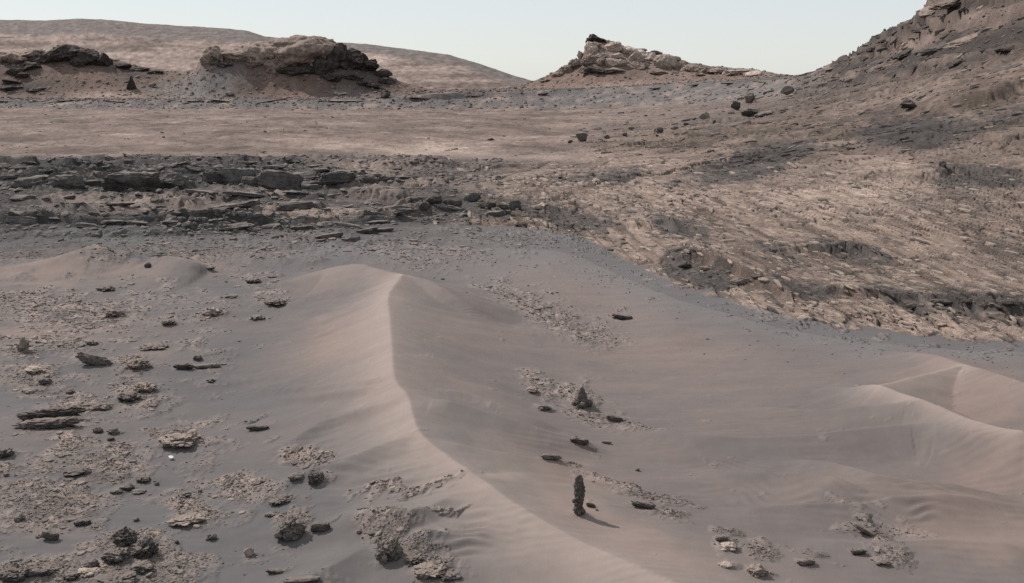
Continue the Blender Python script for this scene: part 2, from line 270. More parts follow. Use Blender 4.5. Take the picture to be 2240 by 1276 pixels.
# ---- where the loose rocks lie: u, v of the foot, width, height in photo pixels
G1 = 'knobbly rocks in the left foreground sand'; G2 = 'rocks standing in the sand right of the long dune'; G3 = 'boulders below the scarp'; G4 = 'rocks at the foot of the buttes'; G5 = 'small rocks beyond the left foreground'
ROCKS = [
 # near left
 ('bar', 105,922,152,30,'dark',1, 'long black ragged slab arching over the sand near the left edge', G1, dict(depth=.22, ry=-3, sink=.1, lvl=4)),
 ('bar', 100,938,156,20,'grey',2, 'long grey slab lying just below the black arched slab', G1, dict(depth=.25, ry=-4, lvl=4)),
 ('knob', 2,1003,48,34,'dark',3, 'black craggy rock cut off by the left edge of the picture', G1, {}),
 ('bar', 206,800,90,24,'grey',4, 'narrow pebbly slab sloping down to the right like a fallen log', G1, dict(depth=.25, ry=17, sink=.2, lvl=4)),
 ('knob', 196,755,30,14,'dark',5, 'small black-based rock in a pale rubble patch above the sloping slab', G1, {}),
 ('knob', 48,770,28,34,'tan',6, 'upright knobbly rock in rubble near the left edge, above the pale crust', G1, {}),
 ('bar', 400,809,48,14,'dark',7, 'low black wedge-shaped rock at the head of a trailing ridge of rubble', G1, dict(depth=.4)),
 ('bar', 452,806,62,9,'grey',8, 'thin tail of grey rubble trailing right from the black wedge', G1, dict(depth=.3)),
 ('knob', 275,879,58,26,'dark',9, 'dark-bottomed lumpy rock in front of a pale pebbly mound', G1, dict(lvl=4)),
 ('knob', 312,858,62,28,'tan',10, 'pale pebbly mound right behind the dark-bottomed lumpy rock', G1, dict(lvl=4)),
 ('knob', 431,790,24,24,'grey',11, 'small upright knob just above the black wedge rock', G1, {}),
 ('knob', 461,837,24,11,'dark',12, 'small dark stone alone in sand below the trailing rubble ridge', G1, {}),
 ('knob', 297,808,62,34,'tan',13, 'broad pale knobbly mound right of the sloping log-like slab', G1, dict(lvl=4)),
 ('knob', 211,948,24,18,'dark',14, 'dark squat stone right of the long slabs, left one of a close pair', G1, {}),
 ('knob', 245,950,30,20,'dark',15, 'dark jagged stone right of the long slabs, right one of a close pair', G1, {}),
 ('knob', 240,964,18,10,'dark',16, 'little black chip just under the close pair of dark stones', G1, {}),
 ('knob', 388,978,106,36,'tan',17, 'broad low pale pebbly mound right of the dark stone pair', G1, dict(lvl=4, sink=.3)),
 ('bar', 563,942,52,11,'dark',18, 'thin dark slab lying alone in smooth sand left of the long dune', G1, dict(depth=.35)),
 ('angular', 372,1007,15,9,'white',19, 'single bright white stone on grey gravel', None, dict(lvl=2)),
 ('knob', 160,1042,54,22,'dark',20, 'black craggy rock on the upper rim of the large rubble mound', G1, dict(lvl=4)),
 ('knob', 191,1038,16,14,'dark',21, 'small black stone at the right end of the rubble mound rim', G1, {}),
 ('knob', 311,1055,38,18,'dark',22, 'black pointed rock below the winding pebble streak', G1, dict(lvl=4)),
 ('knob', 341,1062,14,12,'dark',23, 'tiny dark knob just right of the black pointed rock', G1, {}),
 ('knob', 278,1074,34,24,'dark',24, 'dark forked clump in the sand right of the rubble mound', G1, {}),
 ('knob', 253,1080,30,15,'grey',25, 'grey flat clump touching the dark forked clump', G1, {}),
 ('knob', 300,1080,34,10,'grey',26, 'low grey rubble strip right of the dark forked clump', G1, {}),
 ('knob', 690,1062,42,36,'grey',27, 'dark-topped knob crowning a pebbly heap beside the rippled sand', G1, dict(lvl=4)),
 ('knob', 650,1050,44,20,'grey',28, 'grey lumpy shoulder left of the dark-topped knob', G1, {}),
 ('knob', 616,1103,68,22,'dark',29, 'low dark jagged rock above the rounded knobbly boulder', G1, dict(lvl=4)),
 ('knob', 632,1183,74,50,'grey',30, 'rounded knobbly grey boulder, largest in the lower middle', G1, dict(lvl=4, sink=.12)),
 ('bar', 700,1164,46,20,'dark',31, 'dark flat slab right beside the rounded knobbly boulder', G1, dict(depth=.45)),
 ('knob', 850,1232,66,54,'grey',32, 'tall grey craggy head of the rubble tongue at the bottom centre', G1, dict(lvl=4, sink=.15)),
 ('knob', 905,1236,50,28,'grey',33, 'knobbly grey lump behind the head of the rubble tongue', G1, dict(lvl=4)),
 ('knob', 940,1264,84,34,'tan',34, 'pale pebbly body of the rubble tongue at the bottom centre', G1, dict(lvl=4, sink=.3)),
 ('knob', 985,1272,50,22,'grey',35, 'grey pebbly tip of the rubble tongue at the bottom edge', G1, {}),
 ('knob', 266,1196,62,42,'dark',36, 'dark ragged crest of the big craggy heap at lower left', G1, dict(lvl=4)),
 ('knob', 312,1222,64,42,'dark',37, 'black bulging right shoulder of the big craggy heap', G1, dict(lvl=4)),
 ('knob', 248,1232,70,46,'grey',38, 'grey pebbly flank of the big craggy heap', G1, dict(lvl=4)),
 ('knob', 198,1247,36,34,'dark',39, 'dark knob at the lower left foot of the big craggy heap', G1, {}),
 ('bar', 107,1183,42,20,'dark',40, 'black cigar-shaped stone half buried in smooth sand', G1, dict(depth=.4, ry=14)),
 ('knob', 83,1178,18,12,'dark',41, 'round black pebble at the upper left tip of the cigar-shaped stone', G1, {}),
 ('knob', 22,1276,76,54,'dark',42, 'black crag filling the bottom left corner', G1, dict(lvl=4)),
 ('bar', 72,1262,60,14,'dark',43, 'dark low bar joining the corner crag to a black lump', G1, dict(depth=.4)),
 ('knob', 103,1258,30,18,'dark',44, 'black lump at the right end of the dark low bar', G1, {}),
 ('knob', 190,1262,60,22,'pale',45, 'pale smooth-topped stone between black rocks at the bottom edge', G1, dict(depth=1.0)),
 ('knob', 150,1270,40,20,'dark',46, 'black rock with a pale rim left of the pale smooth-topped stone', G1, {}),
 ('knob', 236,1290,110,30,'dark',47, 'wide black rock cut off by the bottom edge below the craggy heap', G1, dict(lvl=4)),
 ('knob', 306,1254,58,32,'grey',48, 'grey and pale craggy clump lower right of the craggy heap', G1, dict(lvl=4)),
 ('knob', 296,1141,15,14,'dark',49, 'small dark upright chip alone in sand above the craggy heap', G1, {}),
 ('knob', 386,1190,12,11,'dark',50, 'tiny dark stone in sand right of the craggy heap', G1, {}),
 ('knob', 461,1182,26,20,'grey',51, 'small conical grey rock between the craggy heap and the rounded boulder', G1, {}),
 ('knob', 543,1218,24,30,'tan',52, 'small pale pointed stone left below the rounded boulder', G1, {}),
 ('knob', 40,1140,28,24,'dark',53, 'black round rock at the lower edge of the large rubble mound', G1, {}),
 ('bar', 178,1150,40,12,'dark',54, 'black undercut lip at the right lower end of the rubble mound', G1, dict(depth=.5)),
 ('knob', 404,1150,94,20,'tan',55, 'square pale flat slab with a dark undercut lower edge', G1, dict(depth=.85, sink=.35, rz=8, lvl=4)),
 ('knob', 404,1086,34,13,'dark',56, 'dark flat clump on the sand ridge above the square pale slab', G1, {}),
 ('knob', 437,1078,12,11,'dark',57, 'little dark knob right of the flat clump on the sand ridge', G1, {}),
 ('knob', 573,1056,16,7,'dark',58, 'tiny dark stone at the top of the pale rubble slope', G1, {}),
 ('knob', 785,1168,16,12,'tan',59, 'small pale stone in sand right of the dark flat slab', G1, {}),
 ('knob', 812,1172,18,10,'grey',60, 'small grey stone right of the small pale stone', G1, {}),
 ('bar', 600,1256,42,9,'dark',61, 'thin dark chip in the sand at the lower middle', G1, dict(depth=.4)),
 ('bar', 660,1276,86,10,'grey',62, 'low grey bar at the bottom edge of the lower middle', G1, dict(depth=.3)),
 ('knob', 12,1043,12,14,'dark',63, 'small dark stone near the left edge above the rubble mound', G1, {}),
 ('knob', 60,860,36,14,'tan',64, 'pale flat crust lump above the long black slab', G1, {}),
 ('knob', 70,818,50,26,'pale',65, 'very pale knobbly crust near the left edge', G1, {}),
 ('knob', 95,842,30,22,'grey',66, 'grey knob right below the very pale crust', G1, {}),
 ('knob', 150,862,24,14,'dark',67, 'dark little cap left of the pale pebble apron', G1, {}),
 ('knob', 205,898,60,24,'tan',68, 'pale pebble mound above the long black slab\'s right end', G1, dict(lvl=4, sink=.35)),
 ('knob', 330,765,70,13,'grey',69, 'low grey pebble ridge in the sand, highest of the left foreground', G1, {}),
 ('knob', 590,1130,30,10,'grey',70, 'low grey stone between the dark jagged rock and the rounded boulder', G1, {}),
 # right of the dune
 ('post', 1268,1129,33,88,'grey',71, 'lone upright knobbly rock pillar standing in the sand', None, dict(depth=1.0, sink=.08, lvl=4, rz=20)),
 ('bar', 1293,1110,24,9,'dark',72, 'thin dark chip at the right foot of the rock pillar', G2, dict(depth=.4, ry=12)),
 ('knob', 1305,1117,8,6,'dark',73, 'pebble-sized dark stone right of the pillar\'s foot', G2, dict(lvl=2)),
 ('spire', 1273,893,50,50,'grey',74, 'pointed pyramid-shaped rock on a pebbly rise right of the dune', G2, dict(depth=.8, sink=.15, lvl=4)),
 ('knob', 1190,898,36,16,'grey',75, 'low grey stone left below the pyramid-shaped rock', G2, {}),
 ('knob', 1165,860,34,18,'tan',76, 'pale cobble cluster at the left end of the pebbly rise', G2, {}),
 ('knob', 1270,909,12,7,'dark',77, 'small dark stone below the pyramid-shaped rock', G2, dict(lvl=2)),
 ('bar', 1345,922,42,11,'dark',78, 'dark low bar on the right tail of the pebbly rise', G2, dict(depth=.4, ry=14)),
 ('bar', 1268,972,44,13,'dark',79, 'low dark streamlined rock in sand below the pebbly rise', G2, dict(depth=.4, ry=8)),
 ('bar', 1327,971,22,6,'grey',80, 'thin grey chip right of the low streamlined rock', G2, dict(depth=.4)),
 ('bar', 1205,1007,48,13,'grey',81, 'low grey streamlined rock in sand above left of the pillar', G2, dict(depth=.4, ry=8)),
 ('knob', 1247,1013,10,6,'grey',82, 'tiny stone right of the low grey streamlined rock', G2, dict(lvl=2)),
 ('knob', 1395,1031,12,11,'dark',83, 'tiny dark stone alone on smooth sand right of the pillar', G2, dict(lvl=2)),
 ('bar', 1408,1112,56,16,'dark',84, 'dark craggy rock on the pebble streak right of the pillar', G2, dict(depth=.45, ry=8)),
 ('bar', 1579,1183,30,10,'dark',85, 'small dark flat rock above the lower pale pebble patch', G2, dict(depth=.5)),
 ('knob', 1596,1204,42,20,'pale',86, 'pale crumbly lump in the lower pebble patch', G2, {}),
 ('knob', 1660,1262,50,36,'tan',87, 'pale pebbly clump cut near the bottom edge, right of centre', G2, dict(sink=.35)),
 ('knob', 1590,1242,36,14,'pale',88, 'small pale lump alone below the lower pebble patch', G2, {}),
 ('bar', 1765,1238,46,14,'tan',89, 'pale flat clump near the bottom right centre', G2, dict(depth=.5)),
 ('bar', 1880,1214,40,12,'dark',90, 'dark-edged rock at the top of the pebble streak at lower right', G2, dict(depth=.5)),
 ('bar', 1905,1172,96,9,'tan',91, 'long pale pebble crust running down right at lower right', G2, dict(depth=.35, ry=26, sink=.5)),
 ('knob', 1930,1236,44,18,'tan',92, 'pale crumbly lump at the end of the pebble streak at lower right', G2, {}),
 # further back in the sand
 ('knob', 365,712,36,20,'grey',93, 'dark-topped pale clump in the sand left of the dune', G5, {}),
 ('knob', 600,668,54,18,'dark',94, 'low dark craggy clump left of the dune flank', G5, {}),
 ('knob', 228,637,46,16,'dark',95, 'dark flat clump in smooth sand at upper left', G5, {}),
 ('knob', 322,586,18,20,'dark',96, 'upright dark chip near the small far dunes', G5, {}),
 ('knob', 455,590,32,12,'dark',97, 'low dark stones on the right foot of the small far dunes', G5, {}),
 ('knob', 552,620,40,16,'dark',98, 'dark clump between the small far dunes and the long dune', G5, {}),
 ('knob', 595,608,24,8,'grey',99, 'low grey stone right of the dark clump by the long dune', G5, {}),
 ('knob', 500,652,36,10,'grey',100, 'low grey clump between the dark craggy clumps left of the dune', G5, {}),
 ('knob', 248,692,46,22,'tan',101, 'pale rough clump at the end of a rubble strip, upper left', G5, {}),
 ('knob', 560,700,40,14,'grey',102, 'grey clump nearest to the dune\'s left flank', G5, {}),
 ('knob', 460,690,50,24,'tan',103, 'pale rough rubble clump midway along the upper left sand', G5, {}),
 ('knob', 968,612,10,6,'dark',104, 'tiny dark stone beside the top of the long dune', G5, dict(lvl=2)),
 ('bar', 1362,700,50,12,'dark',105, 'dark low streak of rock in the sand far right of the dune', G5, dict(depth=.4, ry=12)),
 # boulders below the scarp
 ('angular', 1276,310,42,26,'grey',106, 'faceted grey boulder standing alone on the plain', G3, dict(depth=.8, sink=.1)),
 ('angular', 1248,314,15,9,'dark',107, 'small dark boulder at the left foot of the faceted boulder', G3, dict(lvl=2)),
 ('angular', 1327,304,18,11,'dark',108, 'dark angular boulder just right of the faceted boulder', G3, dict(lvl=2)),
 ('angular', 1367,298,15,10,'dark',109, 'small dark boulder second to the right of the faceted boulder', G3, dict(lvl=2)),
 ('angular', 1381,284,16,7,'grey',110, 'flat grey stone up the slope right of the faceted boulder', G3, dict(lvl=2)),
 ('angular', 1442,292,28,20,'grey',111, 'leaning grey boulder at the left end of the boulder train', G3, dict(ry=-20)),
 ('angular', 1437,299,10,7,'dark',112, 'small dark stone below the leaning grey boulder', G3, dict(lvl=2)),
 ('angular', 1541,262,32,22,'grey',113, 'grey peaked boulder midway along the boulder train', G3, {}),
 ('angular', 1517,263,24,8,'grey',114, 'flat grey block left of the peaked boulder', G3, {}),
 ('angular', 1612,242,28,28,'dark',115, 'dark pointed boulder below the scarp, left of a close trio', G3, dict(sink=.1)),
 ('angular', 1638,226,34,32,'grey',116, 'big upright grey boulder, top of a close trio below the scarp', G3, dict(sink=.1)),
 ('angular', 1642,256,50,22,'dark',117, 'broad dark boulder, lowest of a close trio below the scarp', G3, {}),
 ('angular', 1672,254,52,12,'grey',118, 'long flat block right under the broad dark boulder', G3, dict(ry=-14)),
 ('angular', 1722,212,46,30,'grey',119, 'large grey slab boulder nearest to the saddle in the skyline', G3, dict(ry=-18)),
 ('angular', 1075+0,308,24,7,'dark',120, 'low dark stone on the plain left of the faceted boulder', G3, dict(lvl=2)),
 ('angular', 1500,275,16,9,'grey',121, 'small grey block in the middle of the boulder train', G3, dict(lvl=2)),
 ('angular', 1475,284,22,9,'grey',122, 'grey low block right of the leaning boulder', G3, dict(lvl=2)),
 ('angular', 1563,270,10,9,'dark',123, 'little dark stone under the peaked boulder', G3, dict(lvl=2)),
 # on the right slope
 ('angular', 1990,242,40,28,'dark',124, 'black round boulder resting alone on the right slope', None, dict(sink=.1)),
 ('angular', 2186,116,22,12,'dark',125, 'dark boulder high on the tan part of the right slope', None, dict(lvl=2)),
 ('angular', 2065,370,20,18,'dark',126, 'dark broken stone on the right slope below the black boulder', None, dict(lvl=2)),
 # buttes
 ('spire', 285,197,24,32,'crag_dark',127, 'dark pointed spire standing between the two buttes', None, dict(sink=.1)),
 ('angular', 503,211,22,13,'grey',128, 'grey split boulder on the talus left below the domed butte', G4, dict(lvl=2)),
 ('angular', 845,215,28,18,'crag_dark',129, 'dark boulder at the right foot of the domed butte', G4, {}),
 ('angular', 742,208,32,9,'pale',130, 'pale flat slab on the talus below the domed butte', G4, dict(lvl=2)),
 ('angular', 333,190,20,9,'tan',131, 'pale tilted block left of the grey talus by the spire', G4, dict(lvl=2, ry=-25)),
]
near_rocks = [(find(q[1], q[2]), q) for q in ROCKS if q[2] > 560]
apron = np.zeros(X.shape); drift = np.zeros(X.shape)
for p_, q in near_rocks:
    px_ = p_[1] / F; w_ = max(q[3], 14) * px_; h_ = q[4] * px_
    j0, j1 = np.searchsorted(Y[:, NU // 2], [p_[1] - 3 * w_ - 0.3, p_[1] + 3 * w_ + 0.3]); i0, i1 = np.searchsorted(U, [q[1] - 3 * q[3] - 20, q[1] + 4 * q[3] + 20])
    sl = np.s_[j0:j1, i0:i1]; dx_ = X[sl] - p_[0]; dy_ = Y[sl] - p_[1] - w_ * 0.2
    tail = np.where(dx_ > 0, 1.7, 1.0)
    g_ = np.exp(-(dx_ / (0.62 * w_ * tail)) ** 2 - (dy_ / (0.62 * w_)) ** 2)
    drift[sl] = np.maximum(drift[sl], 0.30 * min(h_, 0.5 * w_) * g_); apron[sl] = np.maximum(apron[sl], (0.5 if q[3] > 24 else 0.25) * g_)
Z = Z + drift
# ---- patches of broken rock in the sand
rough = blobs([(90,1085,130,70),(70,1110,110,40),(270,1200,95,55,20),(60,1255,150,40),(290,1265,140,30),(230,1010,100,35),(385,960,65,22),(400,1115,55,35),(520,1075,70,30,0,0.9),
    (180,690,170,36),(80,655,120,26),(120,680,120,22),(240,685,60,20),(460,690,50,26),(590,660,40,16,0,0.8),(290,800,50,26),(60,820,60,28),(130,865,70,22),(200,890,90,22),(290,860,50,24),(30,760,50,25),(140,750,70,18),
    (680,1040,45,26),(630,1155,48,30),(720,1150,40,20,0,0.6),(850,1205,45,40,25),(920,1240,70,30,25),(960,1265,50,20,20),(380,1235,80,40,0,0.8),(560,1075,70,25,0,0.7),(440,1010,60,26,0,0.5),(330,900,90,22,0,0.6),
    (1275,870,34,26),(1200,860,60,24,10,0.8),(1300,915,110,24,15,0.9),(1390,940,70,12,15,0.7),(1400,1100,110,16,12),(1450,1158,50,16,10),(1590,1195,45,18,10),(1680,1250,40,26,25),(1600,1240,30,14,0,0.8),(1905,1170,60,14,35),(1930,1225,60,20,25),
    (1770,1235,60,16,10,0.6),(860,1130,120,10,0,0.8),(980,1185,50,8,0,0.9),(560,936,30,6),(450,760,60,16,0,0.6),(560,615,50,14,0,0.8),(350,650,120,30,5,0.5),(230,580,60,20,0,0.7),(60,560,80,16,0,0.7),
    (1200,690,130,36,25,0.9),(1280,735,90,24,15,0.9),(1100,650,60,20,20,0.7),(1350,690,40,10,10,0.8),(400,560,120,28,0,0.8),(560,550,160,30,0,0.7),(880,560,140,30,15,0.6),(150,515,200,16,0,.9),(420,520,200,20,0,1),(640,525,160,18,0,.9),(820,540,120,22,0,.8),(960,545,120,24,10,.7),(1100,520,140,22,5,.8),(330,545,120,14,0,.7)])
crust = sstep(640, 420, Ug + nA * 140) * sstep(600, 680, Vflat) * (0.16 + 0.75 * fbm(X * 0.9, Y * 0.75, 5, 7, 0.6))
rough = np.clip((np.maximum.reduce([rough, apron, crust]) - 0.22 + 0.45 * nB + 0.25 * fbm(X * 4, Y * 4, 3, 8)) * 1.7, 0, 1) * near
wsel = rough > 0.01
rz = np.zeros(X.shape)
xs, ys_ = X[wsel], Y[wsel]
d1, d2, cid = worley(xs * 9, ys_ * 9, 3)
e1, e2, cid2 = worley(xs * 3.2 + nB[wsel], ys_ * 3.2, 5)
rz[wsel] = (0.035 * (1 - d1) * cid + 0.05 * np.clip(fbm(xs * 3, ys_ * 3, 4, 21), -0.3, 1) + 0.02 * (cid2 - 0.35) + 0.022 * fbm(xs * 22, ys_ * 22, 2, 22))
Z = Z + rough * rz

# ---- dark layered shelf on the left
left = sstep(1120, 900, Ug + nA * 120); right = 1 - left
shelf = sstep(3.75, 4.3, Line + nB * 0.2) * sstep(8.25, 7.75, Line + nB * 0.2) * left
sel = shelf > 0.01
xs, ys_ = X[sel], Y[sel]; zs = Z[sel]
st = zs + 0.035 * ys_ + 0.25 * fbm(xs * 0.12, ys_ * 0.3, 3, 31)
Tn = 0.16; q = st / Tn; fr = q - np.floor(q)
add = Tn * (sstep(0.0, 0.25, fr) - fr) * 1.3
w1_, w2_, wid = worley(xs * 0.35 + 0.3 * fbm(xs * .5, ys_ * .5, 2, 33), ys_ * 0.42, 32)
plate = sstep(0.04, 0.16, w2_ - w1_) * (wid * 0.34 - 0.06)
v1_, v2_, vid = worley(xs * 1.1, ys_ * 0.8, 35)
plate2 = sstep(0.05, 0.2, v2_ - v1_) * (vid * 0.14 - 0.03)
cover = sstep(-0.12, 0.2, fbm(xs * 0.22, ys_ * 0.35, 3, 34) + 0.08)
Z[sel] = zs + shelf[sel] * ((add * 1.3 + plate * 1.2 + plate2 * 1.4) * (0.25 + 0.75 * cover) + 0.05 * fbm(xs * 2.2, ys_ * 2.2, 3, 36))

# ---- bedrock slope on the right: cleavage blades, bedding steps, cracks
slope = right * sstep(3.94, 4.10, Line + nB * 0.45 + nA * 0.25 - 0.04) * sstep(1180, 1300, Ug + (Vflat - 430) * 0.3 + nA * 80 + 600 * sstep(5.5, 4.0, Line))
slope = np.maximum(slope, right * sstep(3.95, 4.12, Line + nB * 0.45 + nA * 0.25 - 0.04) * sstep(8.6, 7.4, Line) * 0.85)
slope = slope * sstep(12.6, 12.2, Line)
slope = np.where(Ug < 1740, slope * sstep(10.2, 8.4, Line + nA * 0.5 - 0.0022 * (Ug - 1250)), slope)
sel = slope > 0.01
xs, ys_, zs, us, vs_ = X[sel], Y[sel], Z[sel], Ug[sel], Vflat[sel]
wx = 0.5 * fbm(xs * 0.25, ys_ * 0.12, 3, 41)
blade = np.clip(blobs([(1650,360,230,52,-8),(1550,610,170,50,20),(1800,660,260,60,15),(1950,690,200,55,12),(1300,460,200,50,8),(1450,440,180,50,5),(2150,680,120,50,5),(1950,580,150,40,10,0.8),(1750,440,220,50,0,0.7),(1700,560,120,30,10,0.8)])[sel], 0, 1)
fz = sstep(48, 66, ys_ + 8 * fbm(xs * 0.1, ys_ * 0.1, 2, 39))                                            # coarser beds higher up the hill
def beds(k, sd):
    """relief of fractured bedrock at scale k; returns height, plate id, crack"""
    if sd == 0:
        ac = xs + ys_ * 0.09 + 0.5 * fbm(xs * 0.10, ys_ * 0.06, 3, 40) + 0.07 * fbm(xs * 0.9, ys_ * 0.35, 3, 42); al = ys_ - 0.09 * xs + 0.5 * fbm(xs * 0.6, ys_ * 0.3, 2, 41)
        p1, q1, p2, q2 = 0.40, 4.6, 0.14, 1.3
    else:
        ac = (zs - 0.16 * xs + 0.10 * ys_) + 0.30 * fbm(xs * 0.05, ys_ * 0.05, 4, 40) + 0.12 * fbm(xs * 0.3, ys_ * 0.3, 3, 42); al = xs + 0.3 * ys_ + 1.2 * fbm(xs * 0.2, ys_ * 0.2, 2, 41)
        p1, q1, p2, q2 = 0.50, 5.0, 0.20, 1.7
    c1, c2, cid = worley(ac / p1, al / q1, 45 + sd); g1, g2, gid = worley(ac / p2, al / q2, 46 + sd)
    crk1 = 1 - sstep(0.0, 0.09, c2 - c1); crk2 = (1 - sstep(0.0, 0.12, g2 - g1)) * sstep(0.25, 0.6, HT[(np.floor(al / 2.2).astype(np.int32) * 71 + np.floor(ac / 0.9).astype(np.int32) * 193) & 65535])
    kk = 1.0 if sd == 0 else 2.0
    hp = kk * (-0.13 * crk1 * sstep(-0.5, 0.0, fbm(xs * 0.25, ys_ * 0.12, 3, 57)) - 0.035 * crk2 + (0.04 + 0.13 * blade) * (cid - 0.5) + 0.016 * (gid - 0.5) + 0.05 * fbm(ac * 2.2, al * 0.30, 4, 58, 0.6))
    sb = zs + 0.012 * ys_ - 0.020 * xs + 0.20 * k * fbm(xs * 0.12 / k, ys_ * 0.08 / k, 4, 43 + sd)
    Tb = 0.15 * k; qb = sb / Tb + 0.45 * fbm(xs * 1.1 / k, ys_ * 0.5 / k, 3, 44 + sd); ib = np.floor(qb).astype(np.int32); fb = qb - ib
    kb = fbm(xs * 0.35 / k + ib * 3.7, ys_ * 0.2 / k + ib * 1.3, 2, 50 + sd)
    on = sstep(0.0, 0.45, kb)
    hb = Tb * (sstep(0.0, 0.10, fb) - fb) * on * 1.1
    hn = k * (0.04 * fbm(xs * 0.8 / k, ys_ * 0.35 / k, 4, 47 + sd) + 0.016 * fbm(xs * 7 / k, ys_ * 4 / k, 3, 48 + sd))
    ck = np.maximum(np.maximum(crk1 * sstep(-0.5, 0.0, fbm(xs * 0.25, ys_ * 0.12, 3, 57)), 0.5 * crk2), on * (1 - sstep(0.03, 0.14, fb)))
    return hp + hb + hn, 0.8 * (cid - 0.5) + 0.35 * (gid - 0.5), ck
b1, b2 = beds(1.0, 0), beds(2.6, 7)
bedrock_relief = b1[0] * (1 - 0.8 * fz) + b2[0] * (0.08 + 0.92 * fz)
bare = np.clip(0.75 + 1.1 * fbm(xs * 0.11, ys_ * 0.14, 4, 49), 0.12, 1)
Z[sel] = zs + slope[sel] * bedrock_relief * bare
BL = np.zeros(X.shape); BL[sel] = blade
cover_f = sstep(-0.15, 0.35, fbm(X * 0.2, Y * 0.3, 3, 38))
KB = np.zeros(X.shape); KB[sel] = b1[1] * (1 - fz) + b2[1] * fz; CR = np.zeros(X.shape); CR[sel] = np.maximum(b1[2] * (1 - fz), b2[2] * fz)

# ---- ledges: low scarps that face the camera side
def ledge(pts, hgt, fade, seed, jit=5.0, soft=1.6):
    global Z
    q = np.array(pts, float); vl = np.interp(Ug, q[:, 0], q[:, 1])
    on_ = (np.abs(vl - Vflat) < 3) & (Ug > q[0, 0]) & (Ug < q[-1, 0]) & (RowI > LineRow[3]); ym = float(np.median(Y[on_])) if on_.any() else 100.0
    vl = vl + jit * fbm(X * 16 / ym, Y * 0.3 / ym, 4, seed) * 2
    t = vl - Vflat; lat = sstep(q[0, 0] - 20, q[0, 0] + 60, Ug) * sstep(q[-1, 0] + 20, q[-1, 0] - 60, Ug)
    hv = 0.65 + 1.1 * fbm(X * 9 / ym, Y * 0.2 / ym, 3, seed + 3)
    band_ = (Vflat > q[:, 1].min() - fade * 5) & (Vflat < q[:, 1].max() + 30)
    Z = Z + np.where(band_, hgt * hv * sstep(-soft, soft, t) * np.exp(-np.clip(t, 0, None) / fade) * lat, 0)
ledge([(2010,252),(2100,238),(2160,224),(2240,196),(2330,170)], 1.3, 60, 301, 2.0, 6.0)
ledge([(1640,390),(1690,378),(1780,352),(1860,338),(1960,330),(2300,316)], 0.35, 25, 302, 3, 4.0)
ledge([(860,478),(900,456),(960,444),(1050,438),(1150,450)], 0.75, 22, 303)
ledge([(1460,572),(1530,572),(1600,590),(1700,640),(1760,665)], 0.45, 30, 304)
ledge([(1760,640),(1900,652),(2050,660),(2200,688),(2320,700)], 0.42, 30, 305)
ledge([(1340,508),(1450,494),(1560,518),(1640,550)], 0.42, 25, 306)
ledge([(1180,446),(1300,405),(1420,382),(1500,375)], 0.4, 20, 307, 5, 4.0)
ledge([(1650,560),(1750,548),(1850,556),(1960,575)], 0.35, 22, 308)
ledge([(1980,400),(2080,385),(2240,375),(2320,372)], 0.5, 25, 309, 5, 4.0)
ledge([(1560,330),(1680,318),(1800,296),(1900,300)], 0.5, 25, 310, 3, 4.0)
ledge([(840,224),(1000,216),(1250,205),(1450,195),(1600,188),(1760,182)], 1.3, 12, 311, 1.6, 0.8)
ledge([(-120,225),(0,225),(400,224),(760,223)], 0.5, 8, 312, 0.6, 0.8)
ledge([(-120,492),(60,488),(200,492),(400,486),(620,496)], 0.42, 14, 313, 3)
ledge([(700,500),(760,494),(860,488)], 0.4, 14, 314, 4)
ledge([(1780,150),(1900,175),(2050,150),(2240,120),(2330,100)], 1.0, 40, 315, 8, 5.0)
# ---- upper right hill: big oblique beds
hill = sstep(1700, 1900, Ug) * sstep(9.3, 10.4, Line) * sstep(12.9, 12.1, Line)
sel = hill > 0.01
xs, ys_, zs = X[sel], Y[sel], Z[sel]
sh = zs * 1.0 - 0.42 * xs + 0.5 * fbm(xs * 0.08, ys_ * 0.08, 4, 51)
Th = 1.3; qh = sh / Th; fh = qh - np.floor(qh); kh = h2(np.floor(qh), np.floor(ys_ * 0.12 + xs * .06), 52)
up = sstep(-0.1, 0.35, (10.6 - 0 + 0) * 0 + (Line[sel] - 10.9) + 0.0012 * (Ug[sel] - 1950) + 0.25 * fbm(xs * .1, ys_ * .1, 3, 53))
Z[sel] = zs + hill[sel] * (up * (1.5 * (sstep(0.0, 0.18, fh) - fh) * (0.3 + 1.4 * kh) + 0.6 * fbm(xs * 0.25, ys_ * 0.2, 4, 54)) + 0.22 * fbm(xs * 0.6, ys_ * 0.5, 4, 55))

# ---- plain, scarp, buttes, far hill
pl = sstep(8.0, 8.6, Line) * sstep(10.4, 10.0, Line) * (1 - slope)
Z = Z + pl * (0.45 * fbm(X * 0.05, Y * 0.06, 4, 61) + 0.34 * fbm(X * 0.30 + 0.06 * Y, Y * 0.16, 6, 62, 0.62))
scp = sstep(10.0, 10.4, Line) * sstep(12.0, 11.2, Line) * (1 - slope) * sstep(1800, 1650, Ug)
Z = Z + scp * 0.28 * fbm(X * 0.35, Y * 0.35, 4, 63)
lip = np.exp(-((Line - 11.0) / 0.12) ** 2) * sstep(1800, 1700, Ug)
Z = Z + lip * np.clip(0.5 * fbm(X * 0.12, Y * 0.02, 4, 64) + 0.12, -0.1, 0.5)
but = sstep(12.0, 12.3, Line) * sstep(14.0, 13.4, Line) * sstep(1780, 1700, Ug)
Z = Z + but * (0.5 * fbm(X * 0.25, Y * 0.25, 5, 65) + 0.4 * ridged(X * 0.09, Y * 0.12, 4, 66) * sstep(12.3, 12.9, Line) - 0.1)
fh_ = sstep(14.2, 14.8, Line)
Z = Z + fh_ * (1.0 * fbm(X * 0.03, Y * 0.03, 5, 67) * (1 - 0.6 * sstep(14.8, 15, Line)) + 0.5 * fbm(X * 0.15, Y * 0.1, 4, 68))

